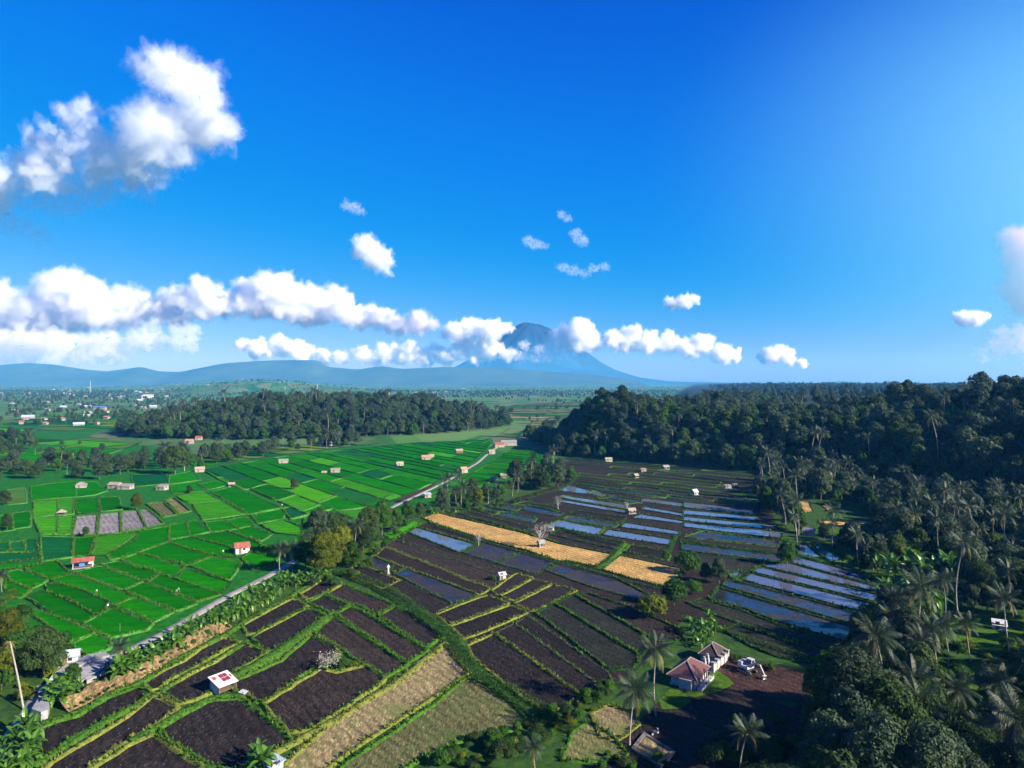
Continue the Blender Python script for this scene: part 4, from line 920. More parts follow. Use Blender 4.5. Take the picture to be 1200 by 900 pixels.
# ---- single plants one can point at
B, P_, T = 'bush', 'palm', 'tree'
singles = [
 ('broadleaf_tree', BL[5], 50, 796, 58, 'large dark green tree at the left edge, beside the blue roofed shed', T),
 ('broadleaf_tree', BL[6], 10, 752, 40, 'yellow green tree behind the leaning dead palm at the left edge', T),
 ('broadleaf_tree', BL[6], 6, 800, 42, 'yellow green tree cut by the left edge, beneath the leaning dead palm', T),
 ('broadleaf_tree', BL[4], 84, 803, 28, 'small green tree in front of the blue roofed shed', T),
 ('coconut_palm', PALM_N[1], 140, 788, 46, 'pale yellow green palm standing alone beside the concrete forecourt', P_),
 ('coconut_palm', PALM_N[0], 328, 674, 42, 'left of two palms side by side at the edge of the green rice', P_),
 ('coconut_palm', PALM_N[1], 343, 671, 38, 'right of two palms side by side at the edge of the green rice', P_),
 ('coconut_palm', PALM_N[0], 738, 874, 96, 'tall palm with yellow lower fronds, left of the two near the concrete basin', P_),
 ('coconut_palm', PALM_N[2], 769, 840, 94, 'tall slim palm behind the concrete basin, right of the palm with yellow fronds', P_),
 ('coconut_palm', PALM_N[1], 868, 912, 80, 'palm at the bottom edge below the excavator plot', P_),
 ('coconut_palm', PALM_N[1], 628, 915, 52, 'short spiky palm at the bottom edge among green shrubs', P_),
 ('coconut_palm', PALM_N[0], 985, 915, 70, 'palm rising from the dark shrubs at the bottom right of centre', P_),
 ('coconut_palm', PALM_N[0], 2, 700, 34, 'palm cut by the left edge beside the green rice', P_),
 ('broadleaf_tree', BL[1], 372, 656, 62, 'tallest dark tree in the row beside the two palms', T),
 ('broadleaf_tree', BL[6], 380, 676, 56, 'bright yellow green tree in front of the tallest dark tree', T),
 ('broadleaf_tree', BL[6], 398, 664, 52, 'olive green tree between the yellow green tree and the palm row', T),
 ('broadleaf_tree', BL[4], 358, 668, 40, 'green bushy tree between the two palms and the tallest dark tree', T),
 ('broadleaf_tree', BL[5], 392, 650, 50, 'broad dark tree right behind the bright yellow green one', T),
 ('broadleaf_tree', BL[4], 412, 666, 34, 'low bright green tree under the palm row', T),
 ('broadleaf_tree', BL[2], 425, 648, 36, 'dark green tree right of the slender palm', T),
 ('broadleaf_tree', BL[4], 462, 622, 30, 'bright green tree right of the round one by the narrow rice strip', T),
 ('coconut_palm', PALM_N[2], 415, 652, 48, 'slender palm standing in the tree row behind the olive tree', P_),
 ('broadleaf_tree', BL[4], 447, 628, 42, 'round bright green tree at the left end of the narrow rice strip', T),
 ('broadleaf_tree', BL[2], 432, 634, 40, 'dark green tree left of the round bright green tree', T),
 ('broadleaf_tree', BL[4], 478, 612, 26, 'green tree standing where the tree row meets the straw strip', T),
 ('broadleaf_tree', BL[2], 492, 607, 18, 'small dark tree beside the lower end of the farm road', T),
 ('coconut_palm', PALM_N[0], 541, 597, 38, 'palm rising from the banana clump beside the farm road', P_),
 ('bare_tree', BARE, 633, 642, 33, 'bare pale grey tree standing at the edge of the straw strip', T),
 ('bare_tree', BARE, 561, 640, 18, 'small bare tree at the lower edge of the straw strip', T),
 ('bare_tree', BARE, 735, 600, 14, 'small bare tree on a bund between the flooded paddies', T),
 ('bare_tree', BARE, 654, 598, 20, 'grey bare tree at the left end of the flooded paddies', T),
 ('white_shrub', WSHRUB, 384, 786, 26, 'pale silvery shrub standing in the tilled dark field', B),
 ('shrub', BUSH[0], 400, 784, 12, 'green bush right beside the pale silvery shrub', B),
 ('shrub', BUSH[2], 414, 782, 8, 'low yellow green bush on the grass patch by the silvery shrub', B),
 ('broadleaf_tree', BL[4], 922, 663, 32, 'slim bright green tree among the flooded paddies at right', T),
 ('broadleaf_tree', BL[1], 843, 684, 32, 'larger dark round bush on the bund above the muddy strips', T),
 ('broadleaf_tree', BL[1], 827, 682, 24, 'smaller dark round bush left of the larger dark one', T),
 ('shrub', BUSH[0], 806, 672, 24, 'bright green bush at the right tip of the straw strip', B),
 ('shrub', BUSH[3], 790, 710, 34, 'tall green bush at the right end of the tilled strips', B),
 ('shrub', BUSH[2], 765, 724, 30, 'pale leafy bush on the bund left of the tall green bush', B),
 ('shrub', BUSH[0], 813, 696, 16, 'low bright bush below the dark round bushes', B),
 ('broadleaf_tree', BL[4], 985, 866, 112, 'large bright edged tree right of the brown building plot', T),
 ('broadleaf_tree', BL[4], 966, 842, 46, 'dark rounded tree at the right end of the brown plot', T),
 ('broadleaf_tree', BL[2], 100, 629, 12, 'single round tree on the grey soil plots', T),
 ('broadleaf_tree', BL[0], 5, 592, 18, 'round tree by the left edge beside pale rice plots', T),
 ('broadleaf_tree', BL[2], 8, 622, 20, 'dark tree at the left edge above the small rice plots', T),
 ('broadleaf_tree', BL[6], 160, 598, 20, 'yellow leaved tree at the corner of the grey soil plots', T),
 ('broadleaf_tree', BL[2], 222, 578, 10, 'small dark tree between green rice plots near the vegetable beds', T),
 ('broadleaf_tree', BL[2], 345, 574, 14, 'small bushy tree on the dark bund of the long rice strips', T),
 ('broadleaf_tree', BL[5], 205, 556, 34, 'biggest dark tree of the clump at the corner of the long rice strips', T),
 ('coconut_palm', PALM_F[0], 190, 556, 38, 'palm left of the biggest dark tree in the roadside clump', P_),
 ('coconut_palm', PALM_F[2], 216, 552, 34, 'palm right of the biggest dark tree in the roadside clump', P_),
 ('broadleaf_tree', BL[0], 76, 548, 22, 'dark tree at the left end of the clump behind the green plots', T),
 ('broadleaf_tree', BL[0], 150, 553, 22, 'dark round tree at the right end of the clump behind the green plots', T),
 ('broadleaf_tree', BL[5], 1172, 500, 20, 'single yellow green tree on the dark forested slope at right', T)]
for nm, pr, px, py, dy, lb, ct in singles[:-1]:
    putpx(nm, BLN[BL.index(pr)] if pr in BL and py > 590 else pr, px, py, lb, ct, hpx(py, dy))
x, y = 255, 375
put('broadleaf_tree', BL[6], 262, 372, 1.15, label=singles[-1][5], cat=T)
# leaning dead palm stub at the left edge
g0 = np.random.default_rng(77); x, y = gp(27, 833)
o = empty('dead_palm', (x, y, -.05), 0, 'leaning dead palm with a pale bare trunk and withered stub crown', 'palm')
top = Vector((gp(11, 752, 9.5)[0] - x, gp(11, 752, 9.5)[1] - y, 9.5))
MB().tube((0, 0, 0), top * .5 + Vector((.1, 0, .1)), .2, .16).tube(top * .5 + Vector((.1, 0, .1)), top, .16, .13).build('trunk', M_trunk, o)
fm = frond_mesh(g0, 1.5, 1.1, M_frondy)
for i in range(9): link('frond', fm, o, top, (0, -.3 + g0.uniform(-.3, .5), i * .7))

# ---- bananas along the lane and in other clumps
def in_poly(x, y, poly):
    c = False; n = len(poly)
    for i in range(n):
        (x0, y0), (x1, y1) = poly[i], poly[(i + 1) % n]
        if (y0 > y) != (y1 > y) and x < (x1 - x0) * (y - y0) / (y1 - y0) + x0: c = not c
    return c
def sample(polypx, n, mind, rng, z=0, avoid=()):
    """up to n points in a ground polygon given by its seen corners, at least mind apart"""
    poly = gpl(polypx, z); av = [gpl(a) for a in avoid]
    xs = [p[0] for p in poly]; ys = [p[1] for p in poly]; pts = []; cells = {}
    for _ in range(n * 25):
        if len(pts) >= n: break
        x = rng.uniform(min(xs), max(xs)); y = rng.uniform(min(ys), max(ys))
        if not in_poly(x, y, poly) or any(in_poly(x, y, a) for a in av): continue
        c = (int(x // mind), int(y // mind))
        if any((x - u) ** 2 + (y - v) ** 2 < mind * mind for i in (-1, 0, 1) for j in (-1, 0, 1) for (u, v) in cells.get((c[0] + i, c[1] + j), ())): continue
        cells.setdefault(c, []).append((x, y)); pts.append((x, y))
    return pts
def clump(polypx, n, mind, protos, name, label, cat, group, s=(.8, 1.2), far=False, seed=0, z=0):
    rng = random.Random(seed)
    for x, y in sample(polypx, n, mind, rng, z): put(name, rng.choice(protos if 'left edge' not in label else [protos[0], protos[2], protos[3]] if name == 'shrub' else protos), x, y, rng.uniform(*s), label=label, cat=cat, group=group, far=far)
bananas = [([(140,788),(170,772),(205,755),(240,736),(275,716),(300,700),(318,694),(322,702),(290,722),(265,733),(238,746),(205,766),(168,788),(135,803)], 185, 1.1, 'banana plant in the row between the grey lane and the earth bank', 'bananas along the lane'),
 ([(305,692),(330,682),(365,676),(385,672),(390,680),(345,692),(318,702)], 30, 1.3, 'banana plant in the clump beneath the two palms', 'bananas beneath the two palms'),
 ([(55,812),(85,803),(95,812),(70,832),(55,835)], 16, 1.0, 'banana plant in the clump below the concrete forecourt', 'bananas below the forecourt'),
 ([(5,880),(30,855),(42,860),(36,905),(0,930),(-10,910)], 34, 1.1, 'banana plant in the bottom left corner beside the lane', 'bananas in the bottom left corner'),
 ([(808,742),(828,728),(842,742),(830,765),(812,762)], 14, 1.2, 'banana plant in the clump behind the red roofed house', 'bananas behind the red roofed house'),
 ([(292,893),(310,888),(318,903),(300,915),(285,908)], 6, 1.2, 'banana plant beside the pale roof at the bottom edge', 'bananas at the bottom edge'),
 ([(1022,668),(1110,662),(1138,702),(1085,740),(1032,730)], 36, 1.6, 'tall grey green banana plant in the clump at the right end of the muddy strips', 'bananas right of the muddy strips'),
 ([(490,598),(520,590),(550,592),(560,598),(520,606),(495,608)], 16, 2.2, 'banana plant in the clump at the foot of the farm road', 'bananas at the foot of the farm road')]
for i, (pl, n, md, lb, gr) in enumerate(bananas): clump(pl, n, md, BAN, 'banana_plant', lb, 'banana plant', gr, (1.1, 1.7) if 'grey green' in lb else (.6, 1.05), False, i)

# ---- low bushes
bushes = [([(45,745),(80,770),(60,800),(20,830),(-5,830),(-5,700),(14,696),(24,715)], 52, 1.6, (.8, 1.6), 'green bush in the thicket at the left edge', 'bushes at the left edge'),
 ([(120,792),(160,780),(205,762),(250,742),(268,736),(262,741),(205,770),(160,790),(110,810)], 20, 1.6, (.4, .7), 'low green bush on the verge above the earth bank', 'bushes above the earth bank'),
 ([(500,900),(545,872),(600,860),(640,838),(690,815),(712,802),(716,815),(690,838),(660,862),(610,885),(560,905)], 56, 1.4, (.45, 1.0), 'green bush in the thicket at the bottom edge between stubble and yard', 'bushes at the bottom edge'),
 ([(362,692),(372,672),(400,655),(430,640),(460,622),(480,612),(488,616),(465,640),(430,668),(395,692)], 34, 2.0, (.6, 1.3), 'green bush on the verge below the tree row', 'bushes below the tree row'),
 ([(500,604),(540,598),(580,590),(620,582),(640,578),(620,586),(570,598),(520,604)], 18, 2.4, (.5, 1), 'green bush on the verge above the straw strip', 'bushes above the straw strip'),
 ([(560,838),(610,838),(640,842),(600,846)][0:0] or [(715,880),(740,890),(800,890),(812,900),(740,912),(700,905)], 10, 1.2, (.35, .7), 'green bush beside the concrete basin', 'bushes beside the basin'),
 ([(905,905),(960,880),(985,830),(1040,760),(1100,745),(1210,765),(1210,900),(1100,905)], 46, 2.2, (.8, 1.8), 'leafy bush filling the shade between the lower right trees', 'bushes of the lower right wood'),
 ([(815,905),(830,870),(870,850),(930,850),(965,860),(960,905)], 14, 2.6, (.8, 1.6), 'leafy bush in the dark yard at the bottom edge, near the lone palm', 'bushes in the dark yard'),
 ([(846,770),(868,772),(910,786),(905,790),(862,778)], 12, 1.2, (.3, .55), 'low bush on the verge of the brown building plot', 'bushes by the brown plot'),
 ([(985,640),(1000,655),(1025,678),(1015,680),(985,655),(960,640)], 10, 2, (.5, 1), 'bush on the bund right of the flooded paddies', 'bushes right of the flooded paddies')]
for i, (pl, n, md, s, lb, gr) in enumerate(bushes): clump(pl, n, md, BUSH, 'shrub', lb, B, gr, s, False, 50 + i)

# thick hedges: leafy mass along a line, one thing each
def hedge(pts, w, h, mat, label, n_per_m=50, s=.17, seed=0):
    L = densify(gpl(pts), 1.5, False); g = np.random.default_rng(seed); o0 = L[0]; Ps = []; Ns = []
    cum = len(L)
    for i in range(cum - 1):
        seg = math.hypot(L[i + 1][0] - L[i][0], L[i + 1][1] - L[i][1]); m = int(n_per_m * seg); hh = h * (1 + .35 * noise.noise(Vector((L[i][0] * .3, L[i][1] * .3, seed)))); ww = w * (1 + .35 * noise.noise(Vector((L[i][0] * .25, L[i][1] * .25, seed + 9))))
        u = g.random(m); a = g.uniform(-.3, math.pi + .3, m); rr = 1 - .35 * g.random(m) ** 2
        d = np.array([L[i + 1][0] - L[i][0], L[i + 1][1] - L[i][1]]) / seg; nn = np.array([d[1], -d[0]])
        c = np.array(L[i])[None] + d[None] * (u * seg)[:, None] + nn[None] * (np.cos(a) * ww * rr)[:, None]
        Ps.append(np.column_stack([c - np.array(o0), np.maximum(.05, np.sin(a) * hh * rr)])); Ns.append(np.column_stack([nn[None] * np.cos(a)[:, None], np.sin(a)]))
    Vv, Fq = leaf_quads(np.concatenate(Ps), np.concatenate(Ns), s, g)
    return tag(link('hedge', mesh_np('hedge', Vv, [Fq], [mat]), None, (*o0, 0)), label, 'hedge')
hedge([(392,671),(415,679),(440,688),(462,700),(485,716),(505,731),(520,743),(530,752),(540,764),(546,776),(551,786),(562,798),(580,808),(600,818),(622,832),(645,846)], 1.7, 2.4, M_leafg, 'long dark green hedge curving through the middle of the dark paddies', 90, .17, seed=1)
hedge([(645,620),(660,622),(690,632),(725,640)], .7, 1.0, M_leafg, 'low hedge along the top of the straw strip, right of the bare grey tree', 44, seed=2)
hedge([(545,606),(575,613),(612,624),(636,630)], .8, 1.1, M_leafg, 'low hedge along the top of the straw strip, left of the bare grey tree', 44, seed=3)
hedge([(508,617),(545,629),(580,640),(620,651),(660,663),(700,673),(740,684),(775,692)], .7, .9, M_leaf, 'low dark hedge along the bottom of the straw strip', 40, seed=4)
hedge([(800,727),(840,738),(880,752),(930,768),(960,778)], .8, 1.1, M_leafg, 'low green hedge between the muddy strips and the brown plot', 44, seed=5)
hedge([(620,582),(650,576),(672,565),(680,555)], 1.0, 1.4, M_leafg, 'green hedge below the roadside grove', 12, .3, seed=6)
# ---------------------------------------------------------------- woods: where each tree stands
SIZE = {'plain': .68, 'left clump': .75, 'left far clump': .75, 'verge': .75, 'slope': 1.12, 'wood': 1.12, 'near wood': .82, 'rice edge': .85, 'grove': .85}
TREES = []     # kind, x, y, z, scale, region
def free_wood(n, test, region, xr, yr, mind, rng, mix):
    cells = {}; cnt = 0; X = rng.uniform(xr[0], xr[1], n * 8); Yv = rng.uniform(yr[0], yr[1], n * 8)
    ok = test(X, Yv); X, Yv = X[ok], Yv[ok]; Z = terrain(X, Yv)
    for x, y, z in zip(X, Yv, Z):
        if cnt >= n: break
        c = (int(x // mind), int(y // mind))
        if any((x - u) ** 2 + (y - v) ** 2 < mind * mind for i in (-1, 0, 1) for j in (-1, 0, 1) for (u, v) in cells.get((c[0] + i, c[1] + j), ())): continue
        cells.setdefault(c, []).append((x, y)); cnt += 1
        TREES.append(('palm' if rng.random() < mix else 'tree', x, y, z, rng.choice([.6, .75, .9, 1.0, 1.1, 1.3]) * rng.uniform(.9, 1.1) * SIZE.get(region, 1), region))
g5 = np.random.default_rng(5)
SPOLY = lambda pts: gpl(pts)
def polytest(poly):
    def f(X, Yv):
        ins = np.zeros(X.shape, bool); n = len(poly)
        for i in range(n):
            (x0, y0), (x1, y1) = poly[i], poly[(i + 1) % n]
            with np.errstate(divide='ignore', invalid='ignore'): ins ^= ((y0 > Yv) != (y1 > Yv)) & (X < (x1 - x0) * (Yv - y0) / (y1 - y0 + 1e-12) + x0)
        return ins
    return f
# slope and plateau
free_wood(3200, lambda X, Y: (plateau_sd(X, Y) > 2) & (plateau_sd(X, Y) < 150) & (X < Y * .78 + 60), 'slope', (20, 520), (110, 1100), 5.8, g5, .05)
free_wood(3400, lambda X, Y: (plateau_sd(X, Y) >= 150) & (X < Y * .78 + 40) , 'plateau', (100, 2600), (300, 4200), 9.5, g5, .12)
# middle wood
u_ = lambda X, Y: np.hypot((X + 245) / 245, (Y - 945) / 260)
free_wood(1900, lambda X, Y: (u_(X, Y) < .99) & (Y > 655 + .0 * X) , 'wood', (-520, 30), (640, 1220), 7.0, g5, .10)
# grove between farm road and straw strip, and under the knoll
for poly, n, md, mix, reg in [
  (gpl([(598,560),(640,548),(660,552),(675,562),(655,572),(625,578),(600,577)]), 34, 5, .3, 'grove'),
  (gpl([(640,522),(655,536),(690,533),(700,528),(660,515),(630,510),(612,514),(618,522)]), 70, 6, .1, 'knoll foot'),
  (gpl([(500,604),(520,592),(560,584),(600,574),(605,582),(560,597),(505,606)]), 30, 4.5, .12, 'verge'),
  (gpl([(150,548),(230,540),(232,534),(330,524),(420,518),(422,522),(330,532),(230,550),(160,556)]), 60, 5, .2, 'rice edge'),
  (gpl([(60,545),(110,540),(160,545),(160,556),(110,564),(70,560),(30,565),(-30,560),(-30,548)]), 46, 4.5, .15, 'left clump'),
  (gpl([(-30,520),(30,505),(45,520),(30,535),(-30,540)]), 30, 6, .15, 'left far clump'),
  (gpl([(890,566),(915,562),(930,600),(948,640),(932,640),(908,612),(890,596)]), 46, 3.6, .35, 'paddy edge')]:
    xs = [p[0] for p in poly]; ys = [p[1] for p in poly]
    free_wood(n, polytest(poly), reg, (min(xs), max(xs)), (min(ys), max(ys)), md, g5, mix)
free_wood(46, polytest([(20, 56), (120, 56), (120, 104), (60, 108), (48, 100), (46, 84), (20, 78)]), 'near wood', (18, 120), (55, 110), 5.0, g5, .25)
for x_, y_, s_ in [(44, 98, 1.1), (50, 104, 1.1), (33, 88, 1.15), (47, 92, 1.1), (41, 90, 1.2), (55, 104, 1.15), (37, 92, 1.0), (53, 111, 1.15), (59, 112, 1.2), (62, 106, 1.2), (57, 118, 1.0), (65, 114, 1.15)]: TREES.append(('tree', x_, y_, 0.0, s_, 'near wood'))
for x_, y_, s_ in [(1112, 782, .8), (1138, 775, .7), (1185, 770, .9), (1120, 868, .75), (1175, 862, .85), (1098, 800, .9)]:
    q_ = gp(x_, y_); TREES.append(('palm', q_[0], q_[1], 0.0, s_, 'near wood'))
# lower right woods
free_wood(7, polytest(gpl([(1110,850),(1240,850),(1250,930),(1150,930)])), 'near wood', (60, 140), (85, 140), 6, g5, .6)
clear = [gpl(p) for p in ([(925,585),(1000,588),(1035,612),(1030,640),(985,640),(955,622),(935,606)], [(1102,732),(1150,718),(1215,718),(1225,870),(1160,885),(1088,850),(1092,790)], [(1020,668),(1112,662),(1140,702),(1085,742),(1030,732)], [(838,770),(962,785),(975,830),(930,850),(830,840)])] + [[(46, 150), (54, 151), (84, 135), (80, 123), (50, 137)]]
wpoly = polytest(gpl([(935,560),(1000,560),(1250,600),(1250,980),(958,980),(958,885),(975,850),(990,812),(1040,740),(1035,690),(1000,662),(962,630),(940,600)]))
def wtest(X, Y):
    ok = wpoly(X, Y) & (plateau_sd(X, Y) < 3)
    for c in clear: ok &= ~polytest(c)(X, Y)
    return ok
free_wood(1150, wtest, 'near wood', (20, 300), (85, 450), 3.3, g5, .30)
def dtest(X, Y):
    return polytest(gpl([(640, 905), (700, 890), (800, 905), (900, 880), (905, 980), (640, 980)]))(X, Y)
# scattered trees and hedgerows of the plain
def plain(X, Y):
    ok = (np.abs(X) < Y * .8) & (plateau_sd(X, Y) < -25) & (u_(X, Y) > 1.1)
    nz = np.array([noise.noise(Vector((x / 95, y / 150, 3.3))) + .6 * noise.noise(Vector((x / 33, y / 60, 7.7))) for x, y in zip(X, Y)])
    gap = (X > -Y * .11) & (Y < 2600)
    thr = np.where(gap, .42, 0) + np.where(Y < 900, .2, np.where(Y < 1700, -.02, np.where(Y < 2600, -.10, -.16)))
    strip = ~polytest(gpl([(100,560),(240,540),(330,525),(480,510),(575,508),(625,518),(700,560),(560,640),(100,800)]))(X, Y)
    return ok & strip & (nz > thr) & (Y > 520)
free_wood(6500, plain, 'plain', (-3600, 2400), (520, 4600), 7, g5, .25)
free_wood(2600, lambda X, Y: (np.abs(X) < Y * .78) & (plateau_sd(X, Y) < -25), 'plain', (-7000, 4200), (4400, 9000), 18, g5, .05)
LBL = {'slope': ('dense dark forest on the hillside at right', 'hillside forest'), 'plateau': ('forest on top of the right plateau', 'plateau forest'), 'wood': ('wood beyond the green rice', 'middle wood'),
 'grove': ('grove between the farm road and the dark paddies', 'grove by the farm road'), 'knoll foot': ('clump at the foot of the wooded knoll', 'trees at the foot of the knoll'), 'verge': ('tree row below the farm road', 'tree row below the farm road'),
 'rice edge': ('belt along the upper edge of the green rice', 'belt above the green rice'), 'left clump': ('clump behind the green plots at left', 'clump behind the left plots'), 'left far clump': ('clump in the far left fields', 'far left clump'),
 'near wood': ('shady wood at the lower right', 'lower right wood'), 'paddy edge': ('belt right of the flooded paddies', 'belt right of the paddies'), 'plain': ('scattered trees of the far plain', 'trees of the plain')}
MARKS = [((64, 118), 'at the bottom right corner'), ((45, 118), 'near the bottom edge, right of the yard'), ((62, 140), 'right of the large bright edged tree'), ((84, 135), 'below the lower right lawn'), ((100, 150), 'at the right edge, by the lower lawn'),
 ((98, 172), 'beside the hut with the bent white roof'), ((72, 165), 'between the muddy strips and the right lawns'), ((82, 195), 'right of the flooded paddies, lower part'), ((130, 215), 'at the right edge above the lawns'), ((127, 240), 'around the brown roofed house in the shade'),
 ((105, 255), 'right of the flooded paddies, upper part'), ((150, 290), 'behind the brown roofed house'), ((125, 330), 'around the small straw coloured clearing'), ((190, 330), 'at the foot of the dark slope, right side'), ((160, 400), 'by the pale roofed house among the trees')]
def where(x, y): return min(MARKS, key=lambda m: math.hypot(m[0][0] - x, m[0][1] - y))[1]
HUE = {0: 'dark green', 1: 'blue green', 2: 'broad dark green', 3: 'tall blue green', 4: 'bright green', 5: 'wide spreading dark green', 6: 'yellow green'}
def size_word(s): return 'small ' if s < .88 else 'big ' if s > 1.12 else ''
ind = {'tree': 300 - 36, 'palm': 300 - 16}
order = sorted(range(len(TREES)), key=lambda i: math.hypot(TREES[i][1], TREES[i][2]) * (1.0 if abs(TREES[i][1]) < TREES[i][2] * .74 + 8 else 9))
rest = []
rr5 = random.Random(3)
for i in order:
    k, x, y, z, s, reg = TREES[i]; d = math.hypot(x, y); wh, gr = LBL[reg]
    if ind[k] > 0 and abs(x) < y * .74 + 8:
        ind[k] -= 1
        if k == 'tree':
            dark = reg in ('near wood', 'slope', 'paddy edge', 'knoll foot')
            q = rr5.choice([0, 1, 2, 3, 5] + ([4] if not dark or rr5.random() < .5 else []) + ([6] if rr5.random() < .25 else [])); lib = BLN if d < 260 else BL
            lb = size_word(s) + HUE[q] + ' tree ' + (where(x, y) if reg == 'near wood' else 'in the ' + wh)
            put('broadleaf_tree', lib[q], x, y, s * (.85 if reg in ('verge', 'left clump', 'rice edge') else 1), label=lb, cat='tree', group='leafy trees, ' + gr, z=z)
        else:
            near = d < 215
            put('coconut_palm', rr5.choice(PALM_N if near else PALM_F), x, y, s, tilt=rr5.uniform(-.09, .09), label=size_word(s) + 'coconut palm ' + (where(x, y) if reg == 'near wood' else 'in the ' + wh), cat='palm', group='palms, ' + gr, z=z, far=not near)
    else: rest.append((k, x, y, z, s, reg))
# the countless rest: one object per wood, its points carry instances of whole trees
protocol = bpy.data.collections.new('tree_kinds')      # not linked to the scene
def joined(p, name):
    V = []; fs4 = []; fs3 = []; m4 = []; m3 = []; mats = []; base = 0
    for n, me in p.parts + ([p.crown] if hasattr(p, 'crown') else []):
        k = len(me.vertices); c = np.empty(k * 3, 'f'); me.vertices.foreach_get('co', c); V.append(c.reshape(-1, 3)); off = len(mats); mats += list(me.materials)
        for pl in me.polygons:
            f = [base + v for v in pl.vertices]
            (fs4 if len(f) == 4 else fs3).append(f); (m4 if len(f) == 4 else m3).append(off + pl.material_index)
        base += k
    o = bpy.data.objects.new(name, mesh_np(name, np.concatenate(V), [fs4, fs3], mats, midx=m4 + m3)); protocol.objects.link(o); return o
FAR = [broadleaf(61, 11, 4.9, 2600, .38, M_leaf), broadleaf(62, 13, 4.8, 2600, .38, M_leafb), broadleaf(63, 10, 5.0, 2600, .38, M_leaf, 7), broadleaf(64, 15, 5.4, 3000, .40, M_leafb, 10), broadleaf(65, 10, 4.5, 2400, .36, M_leafg, 8)]
KO = [joined(p, 'far_tree') for p in FAR] + [joined(p, 'far_palm') for p in PALM_F]
def scatter(name, items, label):
    me = bpy.data.meshes.new(name); me.vertices.add(len(items)); me.vertices.foreach_set('co', np.array([(i[1], i[2], i[3] - .1) for i in items], 'f').ravel())
    rg = random.Random(len(items))
    var = [rg.randrange(5) if i[0] == 'tree' else 5 + rg.randrange(3) for i in items]
    a = me.attributes.new('variant', 'INT', 'POINT'); a.data.foreach_set('value', var)
    a = me.attributes.new('size', 'FLOAT', 'POINT'); a.data.foreach_set('value', [i[4] for i in items])
    a = me.attributes.new('turn', 'FLOAT', 'POINT'); a.data.foreach_set('value', [rg.uniform(0, 6.28) for i in items])
    o = tag(link(name, me), label, None, None, 'stuff')
    t = bpy.data.node_groups.new(name, 'GeometryNodeTree'); t.interface.new_socket('Geometry', in_out='INPUT', socket_type='NodeSocketGeometry'); t.interface.new_socket('Geometry', in_out='OUTPUT', socket_type='NodeSocketGeometry')
    gi = t.nodes.new('NodeGroupInput'); go = t.nodes.new('NodeGroupOutput'); jn = t.nodes.new('GeometryNodeJoinGeometry')
    def attr(n, ty): q = t.nodes.new('GeometryNodeInputNamedAttribute'); q.data_type = ty; q.inputs[0].default_value = n; return q.outputs[0]
    va, sz, tu = attr('variant', 'INT'), attr('size', 'FLOAT'), attr('turn', 'FLOAT')
    cb = t.nodes.new('ShaderNodeCombineXYZ'); t.links.new(tu, cb.inputs[2]); er = t.nodes.new('FunctionNodeEulerToRotation'); t.links.new(cb.outputs[0], er.inputs[0])
    for k, ko in enumerate(KO):
        cm = t.nodes.new('FunctionNodeCompare'); cm.data_type = 'INT'; cm.operation = 'EQUAL'; t.links.new(va, cm.inputs[2]); cm.inputs[3].default_value = k
        oi = t.nodes.new('GeometryNodeObjectInfo'); oi.inputs['Object'].default_value = ko; oi.inputs['As Instance'].default_value = True
        ip = t.nodes.new('GeometryNodeInstanceOnPoints'); t.links.new(gi.outputs[0], ip.inputs['Points']); t.links.new(cm.outputs[0], ip.inputs['Selection']); t.links.new(oi.outputs['Geometry'], ip.inputs['Instance'])
        t.links.new(er.outputs[0], ip.inputs['Rotation']); t.links.new(sz, ip.inputs['Scale']); t.links.new(ip.outputs[0], jn.inputs[0])
    t.links.new(jn.outputs[0], go.inputs[0]); o.modifiers.new('trees', 'NODES').node_group = t
    return o
names = {'slope': 'hillside_forest', 'plateau': 'plateau_forest', 'wood': 'valley_wood', 'plain': 'scattered_trees'}
byreg = {}
for it in rest: byreg.setdefault(it[5] if it[5] in names else 'plain', []).append(it)
for reg, its in byreg.items(): scatter(names[reg], its, {'slope': 'dense dark forest covering the hillside at right', 'plateau': 'forest on top of the right plateau', 'wood': 'dense wood beyond the green rice', 'plain': 'countless scattered trees over the far plain'}[reg])

# grass tufts on the bunds
def tuft_mesh(items, mat, name, label):
    g = np.random.default_rng(len(items)); P = np.array([(a, b, c) for a, b, c, s, k in items]); S = np.array([s for a, b, c, s, k in items])
    V = []; n = len(P); ang = g.uniform(0, 6.28, (n, 4)); lean = g.uniform(.2, .75, (n, 4))
    for j in range(4):
        d = np.column_stack([np.cos(ang[:, j]), np.sin(ang[:, j]), np.zeros(n)]); w = np.column_stack([-d[:, 1], d[:, 0], d[:, 2]]) * (S * .32)[:, None]
        tip = P + d * (S * lean[:, j])[:, None] + np.array([0, 0, 1]) * (S * (1.15 - .5 * lean[:, j]))[:, None]; b0 = P - np.array([0, 0, .08])
        V.append(np.stack([b0 - w, b0 + w, tip], 1))
    V = np.concatenate(V).reshape(-1, 3)
    tag(link(name, mesh_np(name, V, [np.arange(len(V)).reshape(-1, 3)], [mat])), label, None, None, 'stuff')
tuft_mesh([t for t in TUFTS if t[4] == 0], M_grassb, 'bund_grass', 'green grass tufts growing on the paddy bunds')
tuft_mesh([t for t in TUFTS if t[4] == 1], M_grassy, 'dry_bund_grass', 'yellowish grass tufts growing on the drier bunds')
gc = np.random.default_rng(9); P = np.array([c[:3] for c in CLODS]); S_ = np.array([c[3] for c in CLODS]); a_ = gc.uniform(0, 6.28, len(P)); Vc = []
for q in range(4): Vc.append(P + np.column_stack([np.cos(a_ + q * 1.57) * S_ * gc.uniform(.7, 1.2, len(P)), np.sin(a_ + q * 1.57) * S_ * gc.uniform(.7, 1.2, len(P)), -np.full(len(P), .02)]))
